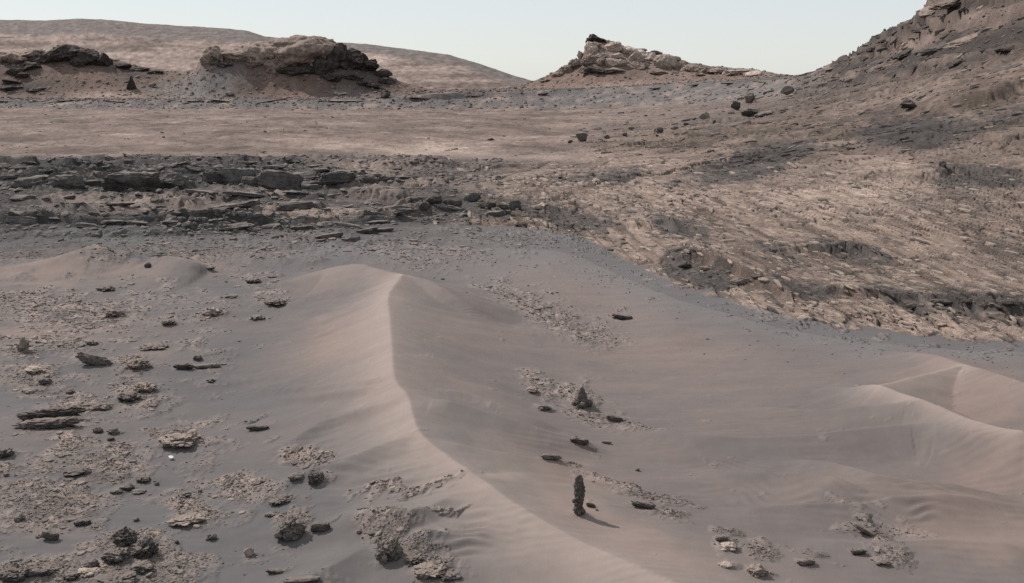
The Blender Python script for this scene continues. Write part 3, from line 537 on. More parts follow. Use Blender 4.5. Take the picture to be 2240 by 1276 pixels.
# ------------------------------------------------------------------ colour of the ground (albedo, linear)
def C(*a): return np.array(a, float)
PINK, GREY, PALE = C(.192, .154, .136), C(.106, .1045, .1035), C(.22, .18, .155)
TAN, TAN2, DARK, BROWN = C(.36, .285, .238), C(.255, .20, .168), C(.080, .074, .072), C(.20, .155, .130)
BLUE = C(.135, .138, .140)
def mixc(a, b, t): return a * (1 - t[..., None]) + b * t[..., None]
pk = blobs([(760,780,110,90,0,1),(840,720,60,120,0,.8),(2120,880,140,60,10,1),(2150,1170,180,60,0,.9),(2200,1050,120,60,0,.8),(1260,1085,90,30,0,1),(80,600,160,26,0,1),(100,720,190,20,0,1),(300,600,90,26,0,.6),(340,770,60,14,0,.6),
    (1100,1060,80,60,0,.5),(1350,1220,240,50,28,.9),(1000,900,160,40,20,.6),(60,1140,90,20,0,.6),(1250,620,250,60,15,.5),(1450,760,250,80,10,.35),(1030,760,120,90,0,.5),(850,930,80,60,0,.7),(460,590,60,16,0,.9),(1750,1080,200,22,0,.4),(700,640,120,30,0,.6),(420,560,60,14,0,.6)])
pk = np.clip(pk + 0.35 * nA + 0.12 * nC + 0.08 + 0.30 * sstep(950, 1250, Ug), 0, 1)
colr = mixc(np.broadcast_to(GREY, X.shape + (3,)), PINK, pk)
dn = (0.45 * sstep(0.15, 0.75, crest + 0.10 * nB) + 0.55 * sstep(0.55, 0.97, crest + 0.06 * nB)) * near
colr = mixc(colr, C(.256, .216, .190), np.clip(dn, 0, 1))  # pale crest sand; the sunlit flank is also lightened here in colour
strk = fbm(X * 0.5 + 0.8 * nA, Y * 2.2, 3, 71)
colr = colr * (1 + 0.10 * strk + 0.06 * fbm(X * 7, Y * 7, 3, 72))[..., None]
# broken rock
rk = 0.72 + 0.6 * fbm(X * 6, Y * 6, 3, 73) + 0.9 * nB
colr = mixc(colr, mixc(np.broadcast_to(C(.118,.110,.105), X.shape + (3,)), C(.37,.30,.258), np.clip(rk - 0.35, 0, 1)), rough * 0.85)
# shelf
sh_n = np.clip(0.5 + 1.1 * fbm(X * 0.18, Y * 0.5, 4, 74), 0, 1)
shc = mixc(np.broadcast_to(C(.062,.059,.058), X.shape + (3,)), C(.150,.134,.124), sstep(0.5, 1.0, sh_n))
colr = mixc(colr, shc, shelf)
band = blobs([(300,455,200,16,0,.9),(700,470,220,12,0,1),(150,440,120,12,0,.6),(560,430,90,10,0,.8),(820,430,90,14,0,.7),(950,405,120,14,0,.7),(820,370,120,18,0,.8),(100,512,90,10,0,.3)])
colr = mixc(colr, C(.27,.218,.186), np.clip(band * 1.4 + 0.4 * nB - 0.1, 0, 1) * shelf)
band2 = blobs([(250,520,260,20,0,.8),(520,525,160,20,0,.8),(760,540,200,24,0,.7),(330,412,120,10,0,.6),(1180,470,200,30,0,.0)])
colr = mixc(colr, BLUE * 1.05, np.clip(band2 + 0.3 * nB, 0, 1) * np.maximum(shelf, near * sstep(3.2, 3.8, Line)) * left)
# bedrock
bl = fbm(X * 0.10, Y * 0.08, 4, 75)
br = mixc(np.broadcast_to(TAN * 0.60, X.shape + (3,)), TAN2 * 0.56, np.clip(0.42 + 0.9 * bl, 0, 1))
stk_a = X + 0.09 * Y + 0.3 * nA; stk_b = Y - 0.09 * X
streak = np.where(Line < 8.2, fbm(stk_a * 2.4, stk_b * 0.30, 4, 97), fbm(X * 0.25, Y * 0.3 - Z * 0.9, 4, 98))
pale = blobs([(1830,430,260,60,0,1),(1500,410,180,40,0,.8),(2000,720,240,30,5,1),(1700,690,120,24,15,1),(1950,390,200,50,0,.8),(1420,620,60,24,30,.9),(1250,335,120,16,0,.9)])
br = mixc(br, C(.40,.32,.272), np.clip(pale * 0.9 + 0.6 * nB - 0.2, 0, 1) * 0.8)
dk = blobs([(900,452,110,24,0,1),(1080,455,160,26,5,1),(1230,480,150,34,8,.8),(1650,365,190,44,-12,.75),(2020,300,190,44,-4,.75),(2200,260,120,40,-10,.8),(1530,590,130,30,15,.7),(1490,505,90,26,20,.7),(1700,560,90,24,15,.8),(1870,560,150,20,8,.8),(2130,390,140,36,0,.7),
    (2150,665,120,26,5,.9),(1790,640,90,22,12,.8),(1990,660,80,24,10,.8),(1880,90,240,120,-35,1),(2120,60,240,110,-20,1),(1750,200,140,40,-20,.7),(1560,215,200,26,-8,.7),(1620,250,150,24,-15,.6),(2220,560,90,40,0,.7),(1300,385,150,14,-5,.8),(1420,470,140,20,5,.6),(2100,450,200,30,0,.45),(1900,250,260,30,-16,.4)])  # patches high on the hill also hold the shade of its face
dk = np.clip(dk * 1.2 + 0.6 * nB + 0.6 * fbm(X * 0.5, Y * 0.2, 5, 76, 0.6) - 0.10, 0, 1)
dk2 = sstep(0.30, 0.62, blobs([(1650,358,170,40,-14),(2010,292,170,42,-4),(1000,462,150,24,0),(1530,600,110,30,15),(2140,670,120,22,4),(1490,505,80,20,15),(1870,558,120,14,8),(2140,392,130,26,0),(1960,650,90,16,8),(1230,478,110,24,8),(1760,640,70,18,14),(1340,392,110,12,-8)]) + 0.30 * nB + 0.15 * fbm(X * 2.0, Y * 0.7, 3, 78))
dk = np.maximum(dk * 0.85, dk2)
br = mixc(br, C(.062,.059,.058), dk * 0.90)
br = br * C(1.0, .985, .96)
br = br * np.clip(1 + 0.60 * KB + 0.65 * streak + 0.2 * fbm(X * 2.0, Y * 1.0, 4, 77), 0.3, 1.7)[..., None]
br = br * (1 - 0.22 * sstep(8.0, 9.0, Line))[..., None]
br = mixc(br, C(.055,.050,.047), np.clip(CR, 0, 1) * 0.9)
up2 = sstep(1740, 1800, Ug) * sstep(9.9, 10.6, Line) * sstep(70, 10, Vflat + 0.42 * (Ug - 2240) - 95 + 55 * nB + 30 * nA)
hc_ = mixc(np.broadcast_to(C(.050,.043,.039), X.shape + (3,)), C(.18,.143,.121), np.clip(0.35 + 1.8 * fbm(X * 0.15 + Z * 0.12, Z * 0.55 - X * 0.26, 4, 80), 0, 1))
br = mixc(br, hc_, up2 * 0.92)  # upper hill: brown-grey rock, its shaded face darkened in the colour too
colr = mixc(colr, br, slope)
foot = sstep(3.62, 3.98, Line + nB * 0.10 + nA * 0.12) * sstep(4.14, 4.0, Line + nB * 0.1) * right
colr = mixc(colr, BLUE, foot * 0.7)
# plain
pn = fbm(X * 0.035, Y * 0.06, 5, 81) + 0.5 * fbm(X * 0.05, Y * 0.25, 4, 82)
plc = mixc(np.broadcast_to(C(.195,.155,.133), X.shape + (3,)), C(.265,.213,.183), np.clip(0.4 + 1.4 * pn, 0, 1))
plc = mixc(plc, C(.13,.108,.096), np.clip(fbm(X * 0.30 + 0.05 * Y, Y * 0.14, 6, 83, 0.7) * 4.2 - 0.35, 0, 1) * 0.9)
plc = mixc(plc, C(.33,.27,.235), np.clip(fbm(X * 0.25 + 9 + 0.05 * Y, Y * 0.12, 6, 93, 0.7) * 4.2 - 0.4, 0, 1) * 0.8)
plc = mixc(plc, C(.15,.122,.106), np.clip(fbm(X * 0.045 + 0.02 * Y, Y * 0.03, 4, 94) * 2.4 - 0.2, 0, 1) * 0.55)
pp = blobs([(920,328,140,12,0,1),(700,322,160,8,0,.8),(1230,345,120,14,0,.8),(1030,335,120,12,0,.7)])
plc = mixc(plc, C(.46,.38,.325), np.clip(pp + 0.5 * nB - 0.2, 0, 1))
plc = mixc(plc, C(.25,.20,.175), blobs([(1030,370,120,12,0,1),(860,362,120,10,0,.7)]))
lin = np.clip(ridged(X * 0.10 + 0.05 * Y, Y * 0.05, 4, 95) * 3.2 - 2.0, 0, 1); pat = fbm(X * 0.10 + 0.03 * Y, Y * 0.05, 5, 96, 0.6)
plc = plc * (0.90 * np.clip(1 + 0.75 * pat - 0.38 * lin, 0.45, 1.5))[..., None] * C(1.0, .98, .96)
colr = mixc(colr, plc, sstep(7.8, 8.15, Line + nB * 0.1) * (1 - slope))
# scarp talus
tal = sstep(10.0, 10.35, Line + 0.12 * nC) * sstep(1850, 1700, Ug)
colr = mixc(colr, mixc(np.broadcast_to(C(.145,.139,.135), X.shape + (3,)), C(.30,.24,.205), np.clip(fbm(X * 0.16, Y * 0.12, 5, 84, 0.65) * 2.4, 0, 1)), tal * (1 - slope * 0.5))
colr = mixc(colr, C(.05,.048,.047), np.clip(np.exp(-((Line - 10.93) / 0.07) ** 2) * sstep(-0.2, 0.25, fbm(X * 0.05, Y * 0.01, 3, 85) + 0.1), 0, 1) * sstep(1790, 1700, Ug) * 0.6)  # dark line under the lip: shade of a thin recess painted in
# buttes
bt = sstep(11.5, 12.1, Line) * sstep(1790, 1720, Ug)
btc = mixc(np.broadcast_to(C(.20,.146,.120), X.shape + (3,)), C(.125,.096,.083), np.clip(0.3 + 1.3 * fbm(X * 0.06, Y * 0.06, 4, 86), 0, 1))
gt = blobs([(450,190,90,40,-25,1),(380,195,70,20,0,.7),(760,205,60,12,0,.5)])
btc = mixc(btc, C(.20,.187,.178), np.clip(gt * 1.2, 0, 1))
btc = mixc(btc, C(.095,.082,.076), blobs([(790,170,60,26,30,.9),(60,190,110,24,0,.8),(30,150,60,24,0,.6),(280,160,60,12,10,.8)]))
btc = mixc(btc, C(.33,.27,.232), blobs([(230,209,70,9,0,1),(1420,192,180,12,0,.6),(1300,200,120,10,0,.4),(640,88,60,10,0,.6)]))
btc = mixc(btc, C(.30,.24,.205), blobs([(1400,130,130,24,12,.9),(1640,155,60,10,5,1)]))
colr = mixc(colr, btc, bt)
fr_ = sstep(13.7, 14.2, Line)
fc = mixc(np.broadcast_to(C(.29,.232,.198), X.shape + (3,)), C(.155,.122,.105), np.clip(0.35 + 2.4 * fbm(X * 0.03, Z * 0.25, 5, 87), 0, 1))
fc = mixc(fc, C(.42,.345,.295), np.clip(fbm(X * 0.02 + 4, Z * 0.12, 4, 88) * 3.2 - 0.2, 0, 1) * 0.9)
silv = Vg[LineRow[15]][None, :] * np.ones((NR, 1)); under = Vg - silv
topd = sstep(30, 16, under + 18 * fbm(X * 0.02, Z * 0.05, 4, 89) + 6 * fbm(X * 0.2, Z * 0.4, 3, 99) + 6 * sstep(300, 900, Ug))
spk = fbm(X * 0.30, Z * 1.0, 4, 91)
fc = fc * np.clip(1 + 0.9 * spk, 0.35, 1.8)[..., None]
fc = mixc(fc, C(.165,.146,.135), topd * 0.95)
fc = fc * np.clip(1 + 0.8 * topd * fbm(X * 0.25, Z * 0.9, 4, 92), 0.4, 1.7)[..., None]
colr = mixc(colr, fc, fr_)
far_n = np.clip(1 + 0.3 * fbm(X * 0.6, Y * 0.3, 3, 90), 0.5, 1.5)
colr = colr * np.where(Line > 8, far_n, 1)[..., None]
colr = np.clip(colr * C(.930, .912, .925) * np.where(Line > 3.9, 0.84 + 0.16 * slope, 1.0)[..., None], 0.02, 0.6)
rockm = np.clip(np.maximum.reduce([rough, shelf, slope, hill, sstep(8, 8.3, Line) * 0.8, but]), 0, 1)

# ------------------------------------------------------------------ materials
def new_mat(name):
    m = bpy.data.materials.new(name); m.use_nodes = True
    nt = m.node_tree; b = nt.nodes['Principled BSDF']; b.inputs['Roughness'].default_value = 0.95
    b.inputs['Specular IOR Level'].default_value = 0.12
    return m, nt, b
def nd(nt, t, **k):
    n = nt.nodes.new(t)
    for a, v in k.items(): setattr(n, a, v)
    return n
def ground_material():
    m, nt, b = new_mat('martian_ground')
    at = nd(nt, 'ShaderNodeAttribute', attribute_name='col'); rk = nd(nt, 'ShaderNodeAttribute', attribute_name='rock')
    geo = nd(nt, 'ShaderNodeNewGeometry')
    def noise(scale, det, rough=0.6):
        n = nd(nt, 'ShaderNodeTexNoise'); n.inputs['Scale'].default_value = scale; n.inputs['Detail'].default_value = det
        n.inputs['Roughness'].default_value = rough; nt.links.new(geo.outputs['Position'], n.inputs['Vector']); return n.outputs['Fac']
    def math_(op, a, b_=None, c=None):
        n = nd(nt, 'ShaderNodeMath', operation=op)
        for i, q in enumerate((a, b_, c)):
            if q is None: continue
            if isinstance(q, (int, float)): n.inputs[i].default_value = q
            else: nt.links.new(q, n.inputs[i])
        return n.outputs[0]
    n1 = noise(3.0, 10, 0.65); n2 = noise(26, 5, 0.6); n3 = noise(0.7, 8, 0.7)
    R = rk.outputs['Fac']
    # mottling: strong on rock, faint on sand
    amp = math_('MULTIPLY_ADD', R, 1.1, 0.14)
    s = math_('SUBTRACT', math_('ADD', n1, math_('MULTIPLY', n3, 0.6)), 0.8)
    f = math_('MULTIPLY_ADD', s, amp, 1.0)
    g = math_('MULTIPLY_ADD', math_('SUBTRACT', n2, 0.5), math_('MULTIPLY_ADD', R, 0.4, 0.10), f)
    mul = nd(nt, 'ShaderNodeVectorMath', operation='SCALE')
    nt.links.new(at.outputs['Color'], mul.inputs[0]); nt.links.new(math_('MAXIMUM', g, 0.3), mul.inputs['Scale'])
    nt.links.new(mul.outputs[0], b.inputs['Base Color'])
    hgt = math_('ADD', math_('MULTIPLY', n1, math_('MULTIPLY_ADD', R, 0.16, 0.004)), math_('MULTIPLY', n2, math_('MULTIPLY_ADD', R, 0.02, 0.002)))
    wv = nd(nt, 'ShaderNodeTexWave', wave_type='BANDS', bands_direction='Y'); wv.inputs['Scale'].default_value = 1.9; wv.inputs['Distortion'].default_value = 5.0; wv.inputs['Detail'].default_value = 2.0; wv.inputs['Detail Scale'].default_value = 0.7
    nt.links.new(geo.outputs['Position'], wv.inputs['Vector'])
    nm_ = noise(0.45, 3, 0.5); mk_ = nd(nt, 'ShaderNodeMapRange', interpolation_type='SMOOTHSTEP'); mk_.inputs['From Min'].default_value = 0.46; mk_.inputs['From Max'].default_value = 0.66; nt.links.new(nm_, mk_.inputs['Value'])
    hgt = math_('MULTIPLY_ADD', math_('MULTIPLY', wv.outputs['Fac'], mk_.outputs[0]), math_('MULTIPLY_ADD', R, -0.006, 0.006), hgt)
    bp = nd(nt, 'ShaderNodeBump'); bp.inputs['Strength'].default_value = 0.8; bp.inputs['Distance'].default_value = 1.0
    nt.links.new(hgt, bp.inputs['Height']); nt.links.new(bp.outputs[0], b.inputs['Normal'])
    return m
MG = ground_material()

# ------------------------------------------------------------------ cut the land into its pieces
P = np.stack([X, Y, Z], -1)
du = np.gradient(P, axis=1); dv = np.gradient(P, axis=0)
Nrm = np.cross(du, dv); Nrm /= np.linalg.norm(Nrm, axis=-1, keepdims=True) + 1e-12
Fl = (Line[:-1, :-1] + Line[1:, 1:]) / 2; Fu = (Ug[:-1, :-1] + Ug[1:, 1:]) / 2
reg = np.zeros(Fl.shape, int)
reg[(Fl > 4) & (Fu < 1000)] = 1
reg[(Fl > 4) & (Fu >= 1000)] = 2
reg[(Fl > 8) & (Fu < 1300)] = 3
reg[(Fl > 9) & (Fu < 1550)] = 3
reg[(Fl > 10) & (Fu < 1700)] = 4
reg[(Fl > 12) & (Fu < 1750)] = 6
reg[(Fl > 12) & (Fu < 1085)] = 5
reg[(Fl > 12) & (Fu < 400)] = 7
reg[(Fl > 12) & (Fu >= 1750)] = 2
reg[Fl > 14] = 8
STRUCT = {0: 'sand_valley', 1: 'rock_shelf', 2: 'bedrock_slope', 3: 'plain', 4: 'scarp', 5: 'domed_butte', 6: 'peaked_hill', 7: 'low_butte', 8: 'far_hill'}
vid_all = np.arange(NR * NU).reshape(NR, NU)
q00, q10, q11, q01 = vid_all[:-1, :-1], vid_all[:-1, 1:], vid_all[1:, 1:], vid_all[1:, :-1]
Pf, Nf, Cf, Rf = P.reshape(-1, 3), Nrm.reshape(-1, 3), colr.reshape(-1, 3), rockm.reshape(-1)
STR = {}
def np_mesh(name, verts, faces, smooth=True):
    me = bpy.data.meshes.new(name)
    nv, nf, k = len(verts), len(faces), faces.shape[1]
    me.vertices.add(nv); me.vertices.foreach_set('co', np.ascontiguousarray(verts, np.float32).ravel())
    me.loops.add(nf * k); me.loops.foreach_set('vertex_index', np.ascontiguousarray(faces, np.int32).ravel())
    me.polygons.add(nf); me.polygons.foreach_set('loop_start', np.arange(0, nf * k, k, dtype=np.int32))
    me.polygons.foreach_set('use_smooth', np.full(nf, smooth))
    me.update(calc_edges=True); return me
def set_col(me, c, r=None):
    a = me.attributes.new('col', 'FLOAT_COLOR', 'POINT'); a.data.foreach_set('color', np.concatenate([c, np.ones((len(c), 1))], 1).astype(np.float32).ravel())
    if r is not None:
        b = me.attributes.new('rock', 'FLOAT', 'POINT'); b.data.foreach_set('value', r.astype(np.float32))
for k, nm in STRUCT.items():
    mk = reg == k
    fc_ = np.stack([q00[mk], q10[mk], q11[mk], q01[mk]], 1)
    used, inv = np.unique(fc_, return_inverse=True)
    me = np_mesh(nm, Pf[used], inv.reshape(fc_.shape))
    set_col(me, Cf[used], Rf[used]); me.normals_split_custom_set_from_vertices(Nf[used]); me.materials.append(MG)
    o = bpy.data.objects.new(nm, me); col.objects.link(o); o['kind'] = 'structure'; STR[nm] = o
# wide sheet under it all, out to the horizon
me = np_mesh('ground', np.array([(-30000, -30000, -4.0), (30000, -30000, -4.0), (30000, 30000, -4.0), (-30000, 30000, -4.0)]), np.array([[0, 1, 2, 3]]))
set_col(me, np.tile(C(.25,.20,.17), (4, 1)), np.ones(4) * 0.6); me.materials.append(MG)
o = bpy.data.objects.new('ground', me); col.objects.link(o); o['kind'] = 'structure'

# ------------------------------------------------------------------ rock materials
def rock_material(name, c, c2, scale=2.0, bump=0.5, dust=0.0, dcol=(.20, .168, .148)):
    m, nt, b = new_mat(name)
    tc = nd(nt, 'ShaderNodeNewGeometry'); oi = nd(nt, 'ShaderNodeObjectInfo')
    def noise(sc_, det, rough):
        n = nd(nt, 'ShaderNodeTexNoise'); n.inputs['Scale'].default_value = sc_; n.inputs['Detail'].default_value = det
        n.inputs['Roughness'].default_value = rough; nt.links.new(tc.outputs['Position'], n.inputs['Vector']); return n.outputs['Fac']
    n1, n2 = noise(scale, 9, 0.68), noise(scale * 7, 5, 0.6)
    r = nd(nt, 'ShaderNodeValToRGB'); r.color_ramp.elements[0].position = 0.34; r.color_ramp.elements[1].position = 0.68
    r.color_ramp.elements[0].color = (*c, 1); r.color_ramp.elements[1].color = (*c2, 1)
    nt.links.new(n1, r.inputs[0])
    hs = nd(nt, 'ShaderNodeMapRange'); hs.inputs['To Min'].default_value = 0.78; hs.inputs['To Max'].default_value = 1.25
    nt.links.new(oi.outputs['Random'], hs.inputs['Value'])
    mu = nd(nt, 'ShaderNodeVectorMath', operation='SCALE'); nt.links.new(r.outputs[0], mu.inputs[0]); nt.links.new(hs.outputs[0], mu.inputs['Scale'])
    if dust > 0:
        sp = nd(nt, 'ShaderNodeSeparateXYZ'); nt.links.new(tc.outputs['Normal'], sp.inputs[0])
        dm = nd(nt, 'ShaderNodeMath', operation='MULTIPLY_ADD'); dm.inputs[1].default_value = 0.8; nt.links.new(n1, dm.inputs[0]); nt.links.new(sp.outputs['Z'], dm.inputs[2])
        mr = nd(nt, 'ShaderNodeMapRange', interpolation_type='SMOOTHSTEP'); mr.inputs['From Min'].default_value = 0.95; mr.inputs['From Max'].default_value = 1.45; mr.inputs['To Max'].default_value = dust
        nt.links.new(dm.outputs[0], mr.inputs['Value'])
        mx = nd(nt, 'ShaderNodeMix', data_type='RGBA'); mx.inputs[7].default_value = (*dcol, 1)
        nt.links.new(mr.outputs[0], mx.inputs[0]); nt.links.new(mu.outputs[0], mx.inputs[6]); nt.links.new(mx.outputs[2], b.inputs['Base Color'])
    else:
        nt.links.new(mu.outputs[0], b.inputs['Base Color'])
    ad = nd(nt, 'ShaderNodeMath', operation='MULTIPLY_ADD'); ad.inputs[1].default_value = 0.25
    nt.links.new(n2, ad.inputs[0]); nt.links.new(n1, ad.inputs[2])
    bp = nd(nt, 'ShaderNodeBump'); bp.inputs['Strength'].default_value = bump; bp.inputs['Distance'].default_value = 0.35 / scale
    nt.links.new(ad.outputs[0], bp.inputs['Height']); nt.links.new(bp.outputs[0], b.inputs['Normal'])
    return m
M = {
 'dark': rock_material('dark_rock', (.036,.033,.032), (.125,.112,.104), 9.0, 0.9, 0.7),
 'grey': rock_material('grey_rock', (.062,.057,.055), (.205,.178,.160), 10.0, 0.9, 0.7),
 'tan': rock_material('tan_rock', (.105,.090,.081), (.31,.25,.212), 8.0, 0.8, 0.4, (.28,.23,.2)),
 'pale': rock_material('pale_rock', (.26,.215,.185), (.46,.38,.33), 4.0),
 'white': rock_material('white_rock', (.62,.60,.57), (.74,.72,.69), 6.0),
 'shelf': rock_material('shelf_rock', (.052,.049,.048), (.145,.132,.124), 2.6, 0.9, 0.95, (.185,.165,.152)),
 'slope': rock_material('slope_rock', (.125,.102,.088), (.31,.25,.21), 2.5, 0.8),
 'slope_dark': rock_material('slope_dark_rock', (.040,.037,.036), (.13,.113,.102), 2.5, 0.8),
 'crag': rock_material('crag_rock', (.125,.098,.085), (.35,.278,.238), 0.9, 1.0, 0.35, (.22,.175,.15)),
 'crag_dark': rock_material('dark_crag_rock', (.022,.020,.019), (.085,.073,.067), 0.6, 1.0, 0.35, (.17,.14,.12)),
 'crag_pale': rock_material('pale_crag_rock', (.26,.212,.182), (.52,.44,.39), 0.5, 0.8),
}
# ------------------------------------------------------------------ rock shapes
def ico(n):
    t = (1 + 5 ** 0.5) / 2
    v = [(-1,t,0),(1,t,0),(-1,-t,0),(1,-t,0),(0,-1,t),(0,1,t),(0,-1,-t),(0,1,-t),(t,0,-1),(t,0,1),(-t,0,-1),(-t,0,1)]
    f = [(0,11,5),(0,5,1),(0,1,7),(0,7,10),(0,10,11),(1,5,9),(5,11,4),(11,10,2),(10,7,6),(7,1,8),(3,9,4),(3,4,2),(3,2,6),(3,6,8),(3,8,9),(4,9,5),(2,4,11),(6,2,10),(8,6,7),(9,8,1)]
    v = [np.array(p) / np.linalg.norm(p) for p in v]
    for _ in range(n):
        c = {}; nf = []
        def mid(a, b):
            k = (min(a, b), max(a, b))
            if k not in c:
                p = v[a] + v[b]; v.append(p / np.linalg.norm(p)); c[k] = len(v) - 1
            return c[k]
        for a, b, d in f:
            x, y, z = mid(a, b), mid(b, d), mid(d, a)
            nf += [(a, x, z), (b, y, x), (d, z, y), (x, y, z)]
        f = nf
    return np.array(v), np.array(f)
ICO = {k: ico(k) for k in (0, 1, 2, 3, 4)}
def rock_verts(style, seed, lvl):
    """unit rock, about 2 x 2 x 2, z from -1 to 1"""
    r = np.random.default_rng(seed); p = ICO[lvl][0].copy(); o = r.random(3) * 90
    if style == 'knob':            # crumbly clump: nodular and pitted
        p = p * (1 + 0.42 * fbm3(p * 1.7 + o, 2, seed))[:, None]
        b = np.abs(noise3(p * 3.4 + o, seed + 3)); b2 = np.abs(noise3(p * 7.5 + o, seed + 4)); c = fbm3(p * 14 + o, 2, seed + 5)
        p = p * (1.10 - 0.55 * b - 0.26 * b2 + 0.16 * c)[:, None]
        p[:, 2] = np.where(p[:, 2] > 0, p[:, 2] * (0.75 + 0.5 * noise3(np.c_[p[:, :2] * 2.2, p[:, 0] * 0] + o, seed + 9)), p[:, 2])
    elif style in ('crag', 'clod'):
        for k in range(9):
            n = r.normal(size=3); n /= np.linalg.norm(n); d = 0.5 + 0.3 * r.random()
            e = p @ n - d; p = p - np.outer(np.clip(e, 0, None), n)
        p = p / np.abs(p).max(0)
        p = p * (1 + 0.22 * fbm3(p * 2.2 + o, 2, seed) - 0.22 * np.abs(noise3(p * np.array((3.5, 3.5, 2.0)) + o, seed + 2)) + 0.10 * fbm3(p * 8 + o, 3, seed + 4))[:, None]
    elif style == 'angular':
        for k in range(8):
            n = r.normal(size=3); n /= np.linalg.norm(n); d = 0.32 + 0.32 * r.random()
            e = p @ n - d; p = p - np.outer(np.clip(e, 0, None), n)
        p = p / np.abs(p).max(0)
        p = p * (1 + 0.05 * fbm3(p * 3 + o, 3, seed))[:, None]
    elif style == 'block':         # layered, squarish, broken ends
        p = np.sign(p) * np.abs(p) ** 0.5; p = p / np.abs(p).max(0)
        for k in range(6):
            a_ = r.random() * 6.283; n = np.array((math.cos(a_), math.sin(a_), r.normal() * 0.35)); n /= np.linalg.norm(n); d = 0.62 + 0.3 * r.random()
            e = p @ n - d; p = p - np.outer(np.clip(e, 0, None), n)
        p[:, :2] *= (1 + 0.12 * fbm3(p * np.array((0.7, 0.7, 6.0)) + o, 2, seed + 2))[:, None]
        p[:, 2] += 0.30 * fbm3(np.c_[p[:, 0] * 1.4, p[:, 1], p[:, 0] * 0] * 1.3 + o, 3, seed + 4) * (p[:, 2] > 0)
        p = p * (1 + 0.10 * fbm3(p * np.array((3, 3, 5)) + o, 3, seed + 6) - 0.10 * np.abs(noise3(p * np.array((5, 5, 3)) + o, seed + 8)))[:, None]
    elif style == 'lump':          # smooth weathered swell with gullies
        p = p * (1 + 0.20 * fbm3(p * 1.3 + o, 3, seed))[:, None]
        q = p * np.array((4.2, 4.2, 1.0)) + o
        p[:, :2] *= (1 + 0.04 * noise3(p * np.array((0.6, 0.6, 6.0)) + o, seed + 8))[:, None]
        p = p * (1.03 - 0.42 * np.clip(0.35 - np.abs(fbm3(q, 3, seed + 3)), 0, 1) + 0.08 * fbm3(p * 6 + o, 3, seed + 5))[:, None]
    elif style == 'bar':           # long broken slab with a ragged edge
        p = np.sign(p) * np.abs(p) ** 0.7
        p[:, 2] += 0.35 * fbm3(np.c_[p[:, 0] * 2, p[:, 0] * 0, p[:, 0] * 0] + o, 2, seed)
        p = p * (1 + 0.30 * fbm3(p * np.array((7, 3, 3)) + o, 3, seed + 2) - 0.25 * np.abs(noise3(p * np.array((9, 4, 4)) + o, seed + 7)))[:, None]
    elif style == 'spire':         # rough cone of rubble
        p = np.sign(p) * np.abs(p) ** 0.6; p = p / np.abs(p).max(0)
        p[:, :2] *= np.clip(0.56 - 0.44 * p[:, 2], 0.05, 1.1)[:, None]
        p = p * (1 + 0.25 * fbm3(p * 2.5 + o, 2, seed) - 0.34 * np.abs(noise3(p * 5 + o, seed + 3)) - 0.22 * np.abs(noise3(p * 10 + o, seed + 5)) + 0.12)[:, None]
    elif style == 'post':          # knobbly standing column, a little waisted
        rr = np.hypot(p[:, 0], p[:, 1]); a = p.copy(); a[:, :2] *= (np.minimum(1, rr / 0.5) / (rr + 1e-6))[:, None]; a[:, 2] = np.clip(a[:, 2] / 0.87, -1, 1)
        a[:, 2] = a[:, 2] * (1 - 0.12 * np.clip(1 - rr / 0.5, 0, 1) * -1)
        a[:, :2] *= (0.74 + 0.10 * np.sin(a[:, 2] * 4.4 + 0.6) + 0.16 * sstep(-0.3, -1.0, a[:, 2]))[:, None]
        q = a * np.array((1.0, 1.0, 2.9))
        a[:, :2] *= (1.22 - 0.62 * np.abs(noise3(q * 2.2 + o, seed)) - 0.38 * np.abs(noise3(q * 4.8 + o, seed + 2)) + 0.22 * fbm3(q * 9 + o, 2, seed + 1))[:, None]
        a[:, 2] *= 1 + 0.16 * noise3(q * np.array((3, 3, 0.2)) + o, seed + 6)
        a[:, 0] += 0.18 * fbm3(np.c_[a[:, 2] * 1.6, a[:, 2] * 0, a[:, 2] * 0] + o, 2, seed + 4); p = a
    if style in ('knob', 'spire', 'post', 'clod') and lvl >= 3:   # satellites make the outline ragged
        out = [p]
        for k in range(6):
            a_ = r.random() * 6.283; q = ICO[2][0]; q = q * (1.05 - 0.5 * np.abs(noise3(q * 3 + o + k, seed + k)) + 0.3 * fbm3(q * 2 + o - k, 2, seed + k))[:, None]
            rad = 0.6 + 0.35 * r.random(); out.append(q * ((0.22 + 0.2 * r.random()) * (np.array((1, 1, 0.42)) if style == 'post' else 1)) + np.array((math.cos(a_) * rad, math.sin(a_) * rad, -0.55 + 0.75 * r.random() if style in ('knob', 'clod') else -0.9 + (0.25 if style == 'spire' else 1.6) * r.random())))
        p = np.vstack(out)
    return p / np.abs(p).max(0)
def rock_faces(style, lvl):
    f = ICO[lvl][1]
    if style in ('knob', 'spire', 'post', 'clod') and lvl >= 3:
        n0, n2 = len(ICO[lvl][0]), len(ICO[2][0]); f = np.vstack([f] + [ICO[2][1] + n0 + k * n2 for k in range(6)])
    return f
_cache = {}
def rock_mesh(name, style, seed, lvl, mat):
    k = (style, seed, lvl, mat)
    if k not in _cache:
        me = np_mesh(name, rock_verts(style, seed, lvl), rock_faces(style, lvl), smooth=(style != 'angular')); me.materials.append(M[mat]); _cache[k] = me
    return _cache[k]
